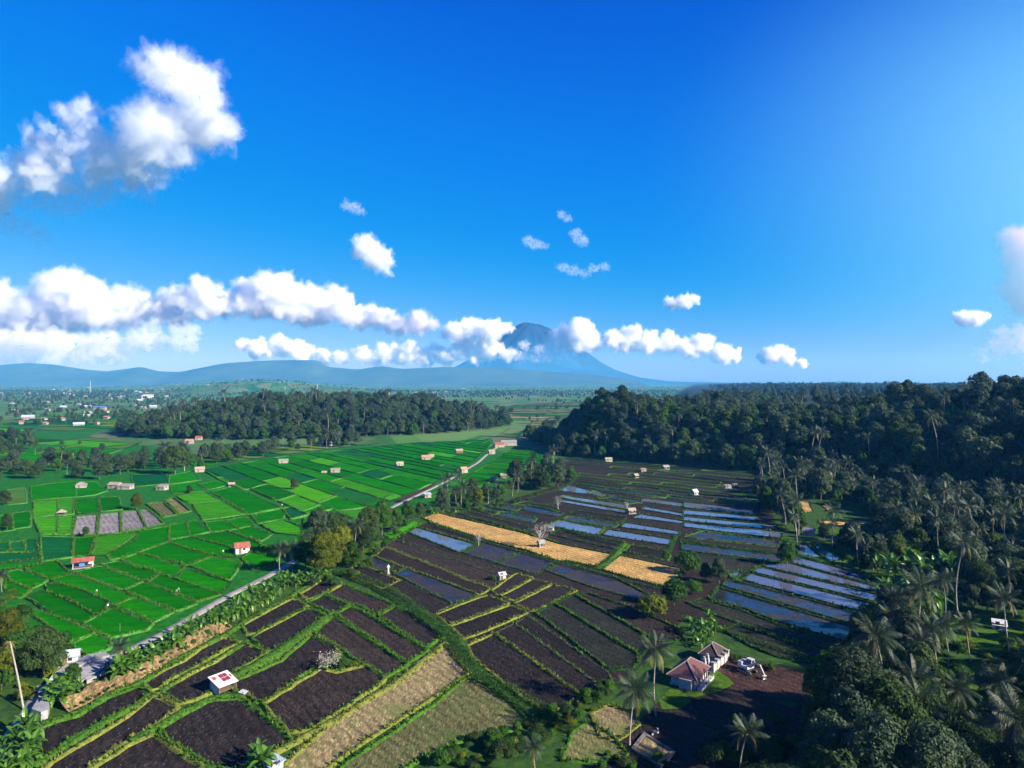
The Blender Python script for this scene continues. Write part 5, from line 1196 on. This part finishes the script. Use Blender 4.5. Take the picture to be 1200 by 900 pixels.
Vc.append(P + np.column_stack([gc.uniform(-.3, .3, len(P)) * S_, gc.uniform(-.3, .3, len(P)) * S_, S_ * gc.uniform(.5, 1.0, len(P))]))
nP = len(P); ib = np.arange(nP)
tag(link('mud_clods', mesh_np('mud_clods', np.concatenate(Vc), [np.concatenate([np.column_stack([ib + q * nP, ib + ((q + 1) % 4) * nP, ib + 4 * nP]) for q in range(4)])], [M_clod])), 'clods of turned mud strewn over the tilled paddies', None, None, 'stuff')
print('CLODS', nP, 'TUFTS', len(TUFTS), 'TREES', len(TREES), 'FIELDS', NF[0])
# ---------------------------------------------------------------- buildings and small works
M_conc2 = simple('worn_grey_concrete', (.24, .24, .235), .85, .3, .5, .02)
M_pinkroof = simple('faded_pink_white_sheet', (.62, .52, .53), .5, .15, 1.5, .01)
M_cream = simple('cream_plaster', (.52, .46, .36), .85, .2, 1.2)
M_glass = newmat('dark_window_glass')[0]; M_glass.node_tree.nodes['Principled BSDF'].inputs['Base Color'].default_value = (.02, .03, .04, 1); M_glass.node_tree.nodes['Principled BSDF'].inputs['Roughness'].default_value = .1
M_redwall = simple('red_painted_wall', (.45, .04, .06), .7, .15, 2)
M_hous = simple('town_wall', (.25, .245, .235), .8, .2, .3)
M_orange = simple('orange_roof_tile', (.34, .19, .13), .8, .25, 1)
def slab(mb, a, b, c, d, t=.08):
    """a sheet with thickness t under the quad a b c d"""
    q = [Vector(p) for p in (a, b, c, d)]; n = (q[1] - q[0]).cross(q[3] - q[0]).normalized()
    if n.z < 0: n = -n
    v = q + [p - n * t for p in q]
    return mb.solid([tuple(p) for p in v], [(0, 1, 2, 3), (7, 6, 5, 4), (0, 4, 5, 1), (1, 5, 6, 2), (2, 6, 7, 3), (3, 7, 4, 0)])
def hut(name, loc, w, d, h, rz, label, roof='gable', rh=1.0, ov=.35, wall=None, rmat=None, open_=False, cat='hut', group=None, door=True, win=0, plinth=True, sheets=1):
    """local x runs along the ridge or the eave, -y is the front; every visible piece a part"""
    wall = wall or M_white; rmat = rmat or M_zinc
    o = empty(name, loc, rz, label, cat, group)
    if plinth: MB().box((0, 0, .1), (w + .5, d + .5, .3)).build('plinth', M_conc, o)
    zb = .25 if plinth else 0
    if open_:
        for sx in (-1, 1):
            for sy in (-1, 1): MB().box((sx * (w / 2 - .1), sy * (d / 2 - .1), zb + (h - zb) / 2), (.16, .16, h - zb)).build('post', M_wood if wall is M_wood else wall, o)
        MB().box((0, 0, zb + .35), (w * .86, d * .8, .10)).build('platform', M_wood, o)
        MB().box((0, d / 2 - .2, zb + .9), (w * .9, .08, 1.5)).build('back_wall', wall, o)
    else:
        MB().box((0, 0, zb + (h - zb) / 2), (w, d, h - zb)).build('wall', wall, o)
        if door: MB().box((-w * .18, -d / 2 - .02, zb + .95), (.85, .08, 1.9)).build('door', M_wood, o)
        for i in range(win):
            f = MB().box((w * (.12 + .28 * i), -d / 2 - .02, zb + 1.45), (.8, .08, .9)).build('window', M_wood, o)
            MB().box((w * (.12 + .28 * i), -d / 2 - .065, zb + 1.45), (.62, .03, .72)).build('pane', M_glass, f)
        MB().box((w / 2 + .02, 0, zb + 1.3), (.06, .7, .8)).build('window', M_dark, o)
    W, D = w / 2 + ov, d / 2 + ov
    if roof == 'gable':
        dz = rh * ov / (d / 2)
        for sy in (-1, 1): slab(MB(), (-W, sy * D, h - dz), (W, sy * D, h - dz), (W, sy * .02, h + rh), (-W, sy * .02, h + rh)).build('roof_sheet', rmat, o)
        MB().box((0, 0, h + rh + .02), (2 * W + .06, .28, .08)).build('ridge_cap', M_ridge if rmat in (M_tile, M_tiled) else rmat, o)
        if not open_:
            for sx in (-1, 1): MB().solid([(sx * (w / 2), -d / 2, h + .001), (sx * (w / 2), d / 2, h + .001), (sx * (w / 2), 0, h + rh - .09), (sx * (w / 2 - .12), -d / 2, h + .001), (sx * (w / 2 - .12), d / 2, h + .001), (sx * (w / 2 - .12), 0, h + rh - .09)], [(0, 1, 2), (5, 4, 3), (0, 3, 4, 1), (1, 4, 5, 2), (2, 5, 3, 0)]).build('gable_wall', wall, o)
    elif roof == 'hip':
        r = max(.2, W - D); ez = h - .25
        for nm, q in (('front', [(-W, -D, ez), (W, -D, ez), (r, 0, h + rh), (-r, 0, h + rh)]), ('back', [(W, D, ez), (-W, D, ez), (-r, 0, h + rh), (r, 0, h + rh)])): slab(MB(), *q, .07).build('roof_slope', rmat, o)
        for s in (-1, 1):
            v = [Vector((s * W, -s * D, ez)), Vector((s * W, s * D, ez)), Vector((s * r, 0, h + rh))]
            MB().solid([tuple(p) for p in v] + [tuple(p - Vector((0, 0, .07))) for p in v], [(0, 1, 2), (5, 4, 3), (0, 3, 4, 1), (1, 4, 5, 2), (2, 5, 3, 0)]).build('roof_slope', rmat, o)
            for t in (-1, 1): MB().tube((s * W, t * D, ez + .04), (s * r, 0, h + rh + .04), .13, n=6).build('hip_ridge', M_ridge, o)
        MB().tube((-r, 0, h + rh + .05), (r, 0, h + rh + .05), .14, n=6).build('ridge_cap', M_ridge, o)
    elif roof == 'mono':
        slab(MB(), (-W, -D, h - rh / 2), (W, -D, h - rh / 2), (W, D, h + rh / 2), (-W, D, h + rh / 2)).build('roof_sheet', rmat, o)
    elif roof == 'pyramid':
        v = [(-W, -D, h - .15), (W, -D, h - .15), (W, D, h - .15), (-W, D, h - .15), (0, 0, h + rh)]
        MB().solid(v, [(0, 1, 4), (1, 2, 4), (2, 3, 4), (3, 0, 4), (3, 2, 1, 0)]).build('roof', rmat, o)
    return o
RD = math.radians
def at(px, py, z=0): x, y = gp(px, py, z); return (x, y, groundz(x, y) if z == 0 else z)

# hut with dark red roof panels among the near dark paddies
o = empty('field_hut', at(261, 810), RD(55), 'small hut with a whitish roof carrying dark red panels, among the near dark paddies', 'hut')
w, d, hi, lo = 4.2, 3.6, 2.9, 1.7
for sx in (-1, 1):
    for sy in (-1, 1): MB().box((sx * 1.8, sy * 1.5, (1.05 + .2 * sy)), (.14, .14, 2.1 + .4 * sy)).build('post', M_wood, o)
MB().box((0, 1.45, 1.2), (3.6, .1, 2.3)).build('back_wall', M_white, o); MB().box((-1.75, 0, .95), (.1, 2.9, 1.8)).build('side_wall', M_white, o)
MB().box((0, 0, .5), (3.4, 2.8, .12)).build('platform', M_wood, o)
P0, P1, P2, P3 = Vector((-w / 2, -d / 2 - .1, lo)), Vector((w / 2, -d / 2 - .1, lo)), Vector((w / 2, d / 2 + .1, hi)), Vector((-w / 2, d / 2 + .1, hi))
slab(MB(), P0, P1, P2, P3).build('roof_sheet', M_pinkroof, o)
nrm = (P1 - P0).cross(P3 - P0).normalized()
def rp(u, v): return P0 + (P1 - P0) * u + (P3 - P0) * v + nrm * .10
for u, v, a, b in ((.42, .30, .17, .26), (.42, .60, .17, .26), (.62, .30, .17, .26), (.62, .60, .17, .26), (.10, .62, .16, .24), (.86, .45, .07, .2)):
    slab(MB(), rp(u, v), rp(u + a, v), rp(u + a, v + b), rp(u, v + b), .06).build('roof_panel', M_redp if u > .3 and u < .8 else M_rust, o)
o = empty('covered_stack', at(285, 816), RD(-30), 'small white sheeted stack on the bund right of the panel roofed hut', 'stack')
MB().box((0, 0, .35), (1.5, .9, .7)).build('stack_body', M_wood, o); slab(MB(), (-.9, -.6, .72), (.9, -.6, .72), (.8, .5, .95), (-.8, .5, .95), .05).build('cover_sheet', M_white, o)
hut('shed', at(81, 779), 3.3, 3.0, 2.3, RD(20), 'white walled shed with a pale blue roof beside the concrete forecourt', 'gable', .8, .35, M_white, M_bluezinc, cat='shed', win=1)
o = hut('pavilion', at(97, 665), 5.6, 3.6, 2.4, RD(28), 'open white pavilion with a rusty roof and blue tarpaulin in the green rice', 'gable', .8, .4, M_white, M_rust, True, cat='pavilion')
MB().box((-.3, -1.3, 1.2), (1.6, .06, 1.3)).build('tarpaulin', M_blue, o); MB().box((0, -1.9, 2.12), (6.3, .1, .16)).build('fascia', M_white, o)
hut('field_hut', at(283, 648), 4.6, 3.8, 2.4, RD(30), 'whitewashed hut with a rusty red gable roof in the green rice', 'gable', 1.3, .35, M_white, M_rust, win=1)
for (px, py, w, d, h, rz, roof, rh, wm, rm, op, lb) in [
 (95, 572, 7, 5, 2.4, 20, 'hip', 1.8, M_cream, M_zinc, False, 'pale roofed hut standing in the upper left green plots'),
 (72, 604, 4.4, 3.6, 1.7, 15, 'pyramid', 1.6, M_wood, M_thatch, True, 'thatched open hut on the bund of the bright green plots'),
 (190, 574, 7, 5.5, 2.6, -10, 'mono', 1.6, M_cream, M_zinc, False, 'hut with a tilted pale sheet roof behind the vegetable beds'),
 (234, 553, 8, 5, 2.5, 25, 'gable', 1.8, M_cream, M_thatch, False, 'brown roofed hut where the long rice strips begin'),
 (271, 570, 4.4, 3.2, 1.6, 30, 'gable', 1.0, M_wood, M_thatch, True, 'tiny thatched shelter on the bund of the long rice strips'),
 (332, 543, 9, 5, 2.6, 20, 'gable', 1.4, M_cream, M_zinc, False, 'grey sheet roofed hut near the upper edge of the green rice'),
 (393, 554, 8, 5, 3.0, 12, 'mono', 1.0, M_white, M_thatch, False, 'white walled hut in the middle of the long rice strips'),
 (380, 556, 4, 3, 1.6, 10, 'gable', 1.0, M_wood, M_thatch, True, 'tiny shelter left of the white walled hut'),
 (468, 546, 7, 4.5, 2.2, 30, 'gable', 1.6, M_cream, M_thatch, False, 'thatched hut in the rice strips left of the farm road'),
 (499, 539, 9, 5.5, 2.8, 15, 'gable', 1.8, M_cream, M_orange, False, 'larger orange brown hut of a pair in the upper rice strips'),
 (505, 537, 6, 4, 2.4, 20, 'gable', 1.4, M_cream, M_thatch, False, 'smaller thatched hut of a pair in the upper rice strips'),
 (538, 531, 8, 5, 2.8, 20, 'gable', 1.6, M_wood, M_thatch, False, 'thatched hut near the upper end of the green rice'),
 (543, 554, 6.5, 4.5, 3.0, 40, 'gable', 1.8, M_cream, M_orange, False, 'tan hut with an orange roof on the edge of the farm road'),
 (501, 583, 4.5, 3.2, 2.4, 20, 'mono', .8, M_white, M_bluezinc, False, 'blue and white kiosk beside the lower farm road'),
 (579, 564, 6.5, 4.5, 2.2, 10, 'hip', 1.0, M_white, M_white, False, 'white roofed hut in the grove right of the farm road'),
 (590, 560, 5, 4, 2.2, 10, 'gable', 1.4, M_wood, M_thatch, False, 'thatched hut right of the white roofed hut by the grove'),
 (598, 558, 6, 4, 2.4, 20, 'gable', 1.4, M_wood, M_rust, False, 'rust brown hut at the edge of the grove'),
 (596, 522, 17, 8, 4.0, 8, 'gable', 2.4, M_white, M_zinc, False, 'long white building at the top end of the farm road'),
 (585, 524, 12, 6, 3.2, 15, 'gable', 2.2, M_cream, M_rust, False, 'brown roofed house left of the long white building'),
 (576, 532, 7, 5, 2.8, 20, 'gable', 1.6, M_white, M_thatch, False, 'grey roofed hut below the top end of the farm road'),
 (588, 679, 2.8, 2.2, 1.7, 30, 'gable', .8, M_cream, M_zinc, False, 'tiny pale hut on a bund in the tilled dark strips'),
 (634, 641, 3.0, 2.4, 1.8, 25, 'gable', 1.2, M_wood, M_zinc, True, 'small pale shelter at the foot of the bare grey tree'),
 (644, 622, 4.4, 2.8, 1.6, -20, 'gable', .9, M_white, M_white, False, 'white hut on the bund behind the bare grey tree'),
 (740, 602, 4.6, 3, 1.9, 20, 'gable', 1.1, M_cream, M_thatch, True, 'thatched shelter on the green bund between flooded paddies'),
 (713, 541, 7, 4.5, 2.4, 10, 'gable', 1.5, M_white, M_thatch, False, 'hut among the far dark strips below the knoll'),
 (754, 553, 4.5, 3.5, 2.4, 10, 'mono', .8, M_white, M_thatch, False, 'square pale hut in the far dark strips'),
 (780, 550, 6, 4, 2.2, 25, 'gable', 1.4, M_white, M_zinc, True, 'open white shelter in the far dark strips, right of the square hut'),
 (745, 560, 4.4, 3.2, 1.8, 40, 'gable', 1.2, M_wood, M_thatch, True, 'low thatched shelter in the far dark strips'),
 (814, 580, 4.2, 3.4, 2.0, 35, 'gable', 1.5, M_white, M_bluezinc, False, 'bluish hut at the upper edge of the flooded paddies'),
 (853, 572, 4.6, 3.0, 1.8, 5, 'mono', .7, M_white, M_white, False, 'small white roofed hut at the right end of the dark strips'),
 (862, 571, 3.4, 2.6, 1.8, 5, 'mono', .7, M_white, M_zinc, False, 'smallest hut right of the small white roofed hut'),
 (799, 533, 8, 5, 3.0, 5, 'mono', 1.6, M_redwall, M_redp, False, 'bright red hut at the foot of the forested hillside'),
 (848, 540, 9, 5, 2.6, -8, 'gable', 1.6, M_white, M_zinc, False, 'white roofed house at the forest edge, left of the belt of trees'),
 (826, 530, 8, 5, 2.6, 15, 'gable', 1.6, M_cream, M_zinc, False, 'grey roofed house half hidden at the forest edge'),
 (952, 562, 10, 6, 2.6, 4, 'gable', 1.6, M_white, M_zinc, False, 'pale roofed house among the trees right of the paddies'),
 (948, 627, 5.5, 3.6, 2.0, -35, 'gable', 1.6, M_cream, M_zinc, False, 'steep grey roofed hut at the right end of the flooded paddies'),
 (1052, 660, 11, 6, 2.6, 5, 'hip', 2.2, M_cream, M_tiled, False, 'brown roofed house in the shady trees at right'),
 (1172, 738, 3.6, 2.8, 1.8, -30, 'mono', 1.2, M_cream, M_white, False, 'hut with a bent white sheet roof at the right edge lawn'),
 (320, 904, 3.4, 2.6, 1.6, -40, 'mono', .7, M_cream, M_bluezinc, False, 'pale blue roofed hut cut by the bottom edge'),
 (222, 521, 10, 6, 3.2, 10, 'gable', 2.2, M_cream, M_orange, False, 'orange walled house at the edge of the middle wood'),
 (233, 519, 8, 6, 3.0, 10, 'gable', 2.0, M_white, M_rust, False, 'small house right of the orange walled house by the wood'),
 (383, 523, 12, 7, 3.4, 5, 'gable', 1.6, M_white, M_zinc, False, 'white house below the middle wood'),
 (135, 572, 9, 6, 2.6, -10, 'gable', 1.6, M_cream, M_thatch, False, 'grey roofed hut under the clump behind the green plots, left one'),
 (147, 573, 10, 6, 2.6, -5, 'mono', 1.4, M_cream, M_zinc, False, 'grey sheet roofed hut under the clump behind the green plots, right one')]:
    q_ = .72 if w < 17 else .85
    if py < 645: wm = M_creamd if wm in (M_white, M_cream) and rm is not M_redp else wm; rm = M_zincd if rm in (M_zinc, M_white) else rm
    hut('house' if w >= 8 else 'field_hut', at(px, py), w * q_, d * q_, h * (.85 if h > 2 else .95), RD(rz), lb, roof, rh * .75, .3, wm, rm, op, cat='house' if w >= 8 else 'hut')
# shrine post on a bund
o = empty('shrine_post', at(455, 673), .3, 'tall white shrine post on a grassy bund in the tilled strips', 'shrine')
MB().box((0, 0, .3), (.9, .9, .6)).build('base', M_conc, o); MB().box((0, 0, 1.4), (.4, .4, 1.7)).build('pillar', M_white, o); MB().solid([(-.5, -.5, 2.25), (.5, -.5, 2.25), (.5, .5, 2.25), (-.5, .5, 2.25), (0, 0, 3.1)], [(0, 1, 4), (1, 2, 4), (2, 3, 4), (3, 0, 4), (3, 2, 1, 0)]).build('cap', M_white, o)
put('shrub', BUSH[2], *gp(462, 671), .6, label='low green bush beside the white shrine post', cat='bush')
put('shrub', BUSH[0], *gp(578, 680), .9, label='dark green bush left of the tiny pale hut in the tilled strips', cat='bush')

# tiled house compound beside the building plot
ha = math.atan2(.84, .55)
o = hut('house', (35.4, 142.2, 0), 6.8, 4.8, 2.3, ha, 'house with a red tiled hip roof and pale ridges, beside the bare brown plot', 'hip', 2.1, .75, M_stone, M_tile, cat='house', win=2)
for i in range(5): MB().box((-2.9 + i * 1.45, -2.75, 1.15), (.2, .2, 2.0)).build('column', M_stone, o)
MB().box((0, -3.5, .3), (7.6, .9, .6)).build('terrace_wall', M_stone, o)
for i in range(6): MB().box((-3.6 + i * 1.44, -3.85, .68), (.24, .18, .45)).build('baluster', M_stone, o)
MB().box((-4.1, -.8, 1.0), (.7, 2.4, 2.0)).build('side_porch', M_stone, o)
o = hut('house', (43.2, 153.0, 0), 4.6, 3.6, 2.0, ha, 'dark brown roofed pavilion behind the white carved wall', 'hip', 1.7, .5, M_stone, M_tiled, cat='house')
o = empty('carved_wall', (43.9, 149.6, 0), ha - .06, 'white carved compound wall with pillars at the left end of the brown plot', 'wall')
MB().box((0, 0, .75), (8.6, .35, 1.5)).build('wall_panel', M_stone, o)
for i in range(5):
    p = MB().box((-4.2 + i * 2.1, 0, 1.0), (.6, .6, 2.0)).build('pillar', M_stone, o); MB().box((-4.2 + i * 2.1, 0, 2.1), (.8, .8, .2)).build('pillar_cap', M_conc, p)
MB().box((0, -.02, 1.56), (8.7, .5, .12)).build('coping', M_conc, o)
o = empty('carved_gate', (40.2, 147.3, 0), ha, 'white carved gate with two peaked towers beside the red tiled house', 'gate')
for s in (-1, 1):
    t = MB().box((s * 1.0, 0, 1.1), (.8, .8, 2.2)).box((s * 1.0, 0, 2.5), (.6, .6, .7)).box((s * 1.0, 0, 3.0), (.36, .36, .5)).build('tower', M_stone, o)
    MB().box((s * 1.0, -.42, .9), (.4, .06, 1.0)).build('carved_panel', M_tile, t)
MB().box((0, -.7, .12), (1.6, 1.2, .24)).build('step', M_conc, o)

# excavator
M_exw = simple('pale_machine_paint', (.45, .43, .40), .45, .12, 2)
M_exd = simple('dark_machine_steel', (.035, .035, .045), .5, .3, 3)
o = empty('excavator', at(876, 788), RD(-58), 'pale excavator with its arm stretched out, parked on the bare brown plot', 'excavator')
for s in (-1, 1):
    t = MB().box((0, s * .95, .38), (2.9, .46, .5)).tube((1.45, s * .95 - .23, .38), (1.45, s * .95 + .23, .38), .27, n=12).tube((-1.45, s * .95 - .23, .38), (-1.45, s * .95 + .23, .38), .27, n=12).build('track', M_exd, o)
    for k in range(5): MB().tube((-1.2 + k * .6, s * 1.2, .3), (-1.2 + k * .6, s * 1.24, .3), .16, n=10).build('roller', M_exw, t)
MB().box((0, 0, .55), (1.5, 1.5, .4)).tube((0, 0, .7), (0, 0, .9), .6, n=16).build('undercarriage', M_exd, o)
MB().box((-.35, 0, 1.2), (2.5, 2.1, .55)).build('deck', M_exw, o, bevel=.05)
MB().box((-1.1, 0, 1.75), (1.1, 2.1, .7)).build('engine_cover', M_exw, o, bevel=.08)
MB().box((-1.62, 0, 1.45), (.3, 2.0, .9)).build('counterweight', M_exd, o, bevel=.08)
c = MB().box((.35, .58, 2.72), (1.4, .98, .12)).box((.35, .58, 1.6), (1.3, .9, .3)).build('cab', M_exw, o)
for sx in (-.25, .95):
    for sy in (.16, 1.0): MB().box((sx, sy, 2.2), (.09, .09, .95)).build('cab_post', M_exw, c)
for q in (((.96, .58, 2.2), (.03, .76, .9)), ((.35, 1.01, 2.2), (1.1, .03, .9)), ((.35, .15, 2.2), (1.1, .03, .9))): MB().box(*q).build('cab_window', M_glass, c)
bm_ = MB().tube((.7, -.25, 1.35), (2.3, -.25, 2.7), .24, .22, 8).tube((2.3, -.25, 2.7), (3.6, -.25, 2.35), .22, .17, 8).build('boom', M_exw, o)
MB().tube((1.0, -.05, 1.2), (2.2, -.05, 2.45), .07, n=8).build('boom_cylinder', M_exd, bm_)
am = MB().tube((3.35, -.25, 2.65), (4.5, -.25, .95), .17, .13, 8).build('arm', M_exw, o)
MB().tube((2.4, -.25, 2.95), (3.45, -.25, 2.75), .07, n=8).build('arm_cylinder', M_exd, am)
bk = MB().solid([(4.3, -.7, .95), (4.3, .2, .95), (4.75, .2, .85), (4.75, -.7, .85), (4.05, -.7, .35), (4.05, .2, .35), (4.5, .2, .1), (4.5, -.7, .1)], [(0, 1, 2, 3), (0, 4, 5, 1), (4, 7, 6, 5), (0, 3, 7, 4), (1, 5, 6, 2)]).build('bucket', M_exw, o)
for k in range(4): MB().box((4.02, -.6 + k * .26, .22), (.10, .08, .28)).build('bucket_tooth', M_exd, bk)

# concrete basin with dry grass inside
M_rim = simple('mossy_brown_concrete', (.15, .13, .105), .9, .4, 1.5, .03)
bp = [gp(*p) for p in ((740, 880), (755, 861), (792, 884), (775, 902))]
cxb = sum(p[0] for p in bp) / 4; cyb = sum(p[1] for p in bp) / 4
o = empty('concrete_basin', (cxb, cyb, 0), 0, 'low rectangular concrete basin overgrown with dry grass near the tall palms', 'basin')
q = [(x - cxb, y - cyb) for x, y in bp]; qi = [(x * .80, y * .80) for x, y in q]; q2 = [(x * .74, y * .74) for x, y in q]
for i in range(4):
    a, b, c_, d_ = q[i], q[(i + 1) % 4], qi[(i + 1) % 4], qi[i]
    MB().prism([a, b, c_, d_], 0, .42 + .004 * i).build('rim', M_rim, o)
MB().prism(q2, 0, .3).build('basin_floor', M_dry, o)
M_bike = simple('dark_blue_paint', (.02, .025, .06), .3, .2, 4)
o = empty('motorbike', (at(768, 862)[0], at(768, 862)[1], 0), .6, 'dark blue motorbike parked behind the concrete basin', 'motorbike')
for sx in (-.62, .62):
    w_ = MB().tube((sx, -.05, .3), (sx, .05, .3), .3, n=16).build('wheel', M_exd, o); MB().tube((sx, -.06, .3), (sx, .06, .3), .17, n=12).build('rim', M_zinc, w_)
MB().box((0, 0, .5), (.75, .22, .35)).box((.45, 0, .65), (.2, .3, .6)).build('body', M_bike, o, bevel=.04)
MB().box((-.25, 0, .78), (.7, .24, .1)).build('seat', M_exd, o, bevel=.03); MB().tube((.5, -.33, 1.0), (.5, .33, 1.0), .025, n=6).build('handlebar', M_zinc, o); MB().box((.6, 0, .9), (.12, .2, .18)).build('headlight', M_white, o)

# curved concrete forecourt with steps beside the lane
def slabpoly(name, pts, z0, z1, mat, label=None, parent=None, cat=None):
    P = [gp(*p, z1) for p in pts]; cx = sum(p[0] for p in P) / len(P); cy__ = sum(p[1] for p in P) / len(P)
    ob = MB().prism([(x - cx, y - cy__) for x, y in ccw(P)], z0, z1).build(name, mat, parent, loc=(cx, cy__, 0)); return tag(ob, label, cat)
fo = slabpoly('forecourt', [(53,803),(63,789),(80,776),(105,768),(124,765),(131,770),(131,780),(118,787),(104,794),(90,799),(78,799),(68,804)], 0, .55, M_conc, 'curved pale concrete forecourt with dark steps beside the lane', cat='forecourt')
fo.data.materials[0] = M_conc
fx, fy = fo.location.x, fo.location.y
def fpart(name, pts, z0, z1, mat):
    P = [gp(*p, z1) for p in pts]; return MB().prism([(x - fx, y - fy) for x, y in ccw(P)], z0, z1).build(name, mat, fo)
fpart('upper_slab', [(54,801),(64,788),(81,775),(105,767),(123,764),(127,768),(104,774),(88,783),(80,792),(72,801)], .56, .95, M_conc2)
fpart('kerb', [(52,803),(60,792),(64,790),(55,804)], .56, 1.35, M_white)
fpart('kerb', [(69,804),(76,792),(78,793),(72,805)], .96, 1.3, M_white)
fpart('retaining_wall', [(100,796),(116,789),(130,781),(131,783),(117,791),(101,798)], -.2, .7, M_conc)
for k in range(8):
    u = k / 7; x0, y0 = 112 + u * 11, 788 - u * 12
    fpart('step', [(x0, y0), (x0 + 3.2, y0 - 1.2), (x0 + 4.2, y0 + .2), (x0 + 1, y0 + 1.4)], .56, .66 + .06 * k, M_exd)
tag(slabpoly('concrete_roof', [(36,831),(43,820),(50,815),(55,818),(57,826),(55,832),(47,835)], 0, 1.6, M_conc2, 'low rounded concrete roof beside the lane, below the forecourt', cat='roof'))
o = slabpoly('concrete_wall', [(15,859),(28,838),(31,838),(18,861)], 0, 1.3, M_conc, 'low grey concrete wall beside the lane in the lower left corner', cat='wall')

# dark clumps on the earth bank
for i, (px, py) in enumerate([(102, 822), (112, 818), (122, 812), (132, 806), (96, 826), (168, 786), (190, 776), (212, 762)]):
    put('shrub', BUSH[1], *gp(px, py, 1.2), .28, label='small dark clump growing on the bare earth bank', cat='bush', group='dark clumps on the earth bank', z=1.1)
# field markers: thin poles with a rag among the rice
for i, (px, py) in enumerate([(112, 700), (125, 718), (140, 742), (210, 698), (262, 652), (300, 607), (206, 700), (330, 596)]):
    o = empty('bird_scarer', at(px, py), i, 'thin pole with a pale rag standing in the green rice', 'scarer', 'bird scarers in the green rice'); MB().tube((0, 0, 0), (0, 0, 2.2), .05, n=6).build('pole', M_wood, o); MB().box((.2, 0, 1.9), (.45, .05, .5)).build('rag', M_white, o)

# far town on the left plain: houses, a big white hall, masts
rt = random.Random(21)
towers = []
proto_h = []
for k in range(4):
    w, d, h = [(14, 10, 6), (20, 11, 5), (11, 9, 8), (26, 12, 6)][k]; rmat = [M_orange, M_zinc, M_rust, M_bluezinc][k]
    a = MB().box((0, 0, h / 2), (w, d, h)).build('wall', M_hous)
    r = slab(slab(MB(), (-w / 2 - 1, -d / 2 - 1, h - .4), (w / 2 + 1, -d / 2 - 1, h - .4), (w / 2 + 1, -.02, h + d * .3), (-w / 2 - 1, -.02, h + d * .3), .2), (-w / 2 - 1, d / 2 + 1, h - .4), (w / 2 + 1, d / 2 + 1, h - .4), (w / 2 + 1, .02, h + d * .3), (-w / 2 - 1, .02, h + d * .3), .2).build('roof', rmat)
    wn = MB()
    for i in range(int(w // 4)): wn.box((-w / 2 + 2 + i * 4, -d / 2 - .05, h * .5), (1.6, .12, 1.6))
    f = wn.build('windows', M_dark); proto_h.append((a.data, r.data))
    for q_ in (a, r, f): bpy.data.objects.remove(q_)
def thouse(x, y, k, s, label, group):
    o = empty('house', (x, y, groundz(x, y)), rt.uniform(-.5, .5), label, 'house', group); o.scale = (s, s, s)
    link('wall', proto_h[k][0], o); link('roof', proto_h[k][1], o)
for i in range(95):
    px = rt.uniform(-5, 215) if i < 70 else rt.uniform(215, 560); py = rt.choice([rt.uniform(455, 459), rt.uniform(459, 466)]) if i < 70 else rt.uniform(455, 461)
    x, y = gp(px, py); thouse(x, y, rt.randrange(4), rt.uniform(.38, .8), 'tiny pale house of the distant town on the left plain' if i < 70 else 'tiny pale house far away below the mountains', 'houses of the distant town' if i < 70 else 'far houses below the mountains')
for i in range(34):
    px, py = rt.uniform(0, 180), rt.uniform(467, 500); x, y = gp(px, py); thouse(x, y, rt.randrange(4), rt.uniform(.4, .65), 'small house among the trees of the left plain', 'houses scattered on the left plain')
x, y = gp(173, 467); o = empty('hall', (x, y, 0), .1, 'big white hall standing out in the distant town', 'hall'); MB().box((0, 0, 5), (34, 18, 10)).build('wall', M_white, o); slab(MB(), (-18, -10, 10), (18, -10, 10), (18, 10, 14), (-18, 10, 14), .3).build('roof', M_white, o)
x, y = gp(117, 480); o = empty('hall', (x, y, 0), .1, 'long blue roofed hall on the left plain', 'hall'); MB().box((0, 0, 2.5), (24, 9, 5)).build('wall', M_hous, o)
M_bl = simple('blue_sheet_roof', (.10, .16, .35), .5, .15, 1)
slab(MB(), (-13, -6, 4.9), (13, -6, 4.9), (13, 0, 7.5), (-13, 0, 7.5), .2).build('roof_sheet', M_bl, o); slab(MB(), (-13, 6, 4.9), (13, 6, 4.9), (13, .05, 7.5), (-13, .05, 7.5), .2).build('roof_sheet', M_bl, o)
for px, py, hh, lb in [(106, 461, 62, 'lattice mast rising over the distant town, left one'), (372, 464, 48, 'lattice mast rising behind the middle wood'), (334, 462, 36, 'short lattice mast left of the one behind the wood')]:
    x, y = gp(px, py); o = empty('telecom_mast', (x, y, 0), .4, lb, 'mast')
    for sx in (-1, 1):
        for sy in (-1, 1): MB().tube((sx * 2.4, sy * 2.4, 0), (sx * .5, sy * .5, hh), .35, .25, 5).build('leg', M_white, o)
    for k in range(9):
        z = hh * k / 9; r0 = 2.4 - 1.9 * k / 9; r1 = 2.4 - 1.9 * (k + 1) / 9
        m_ = MB()
        for i in range(4):
            a0 = (i + .5) * math.pi / 2; a1 = a0 + math.pi / 2; m_.tube((math.cos(a0) * r0 * 1.41, math.sin(a0) * r0 * 1.41, z), (math.cos(a1) * r1 * 1.41, math.sin(a1) * r1 * 1.41, z + hh / 9), .16, n=4)
        m_.build('brace', [M_white, M_rust][k % 2], o)
    MB().box((0, 0, hh * .93), (2.6, 2.6, 1.6)).build('antenna', M_white, o)
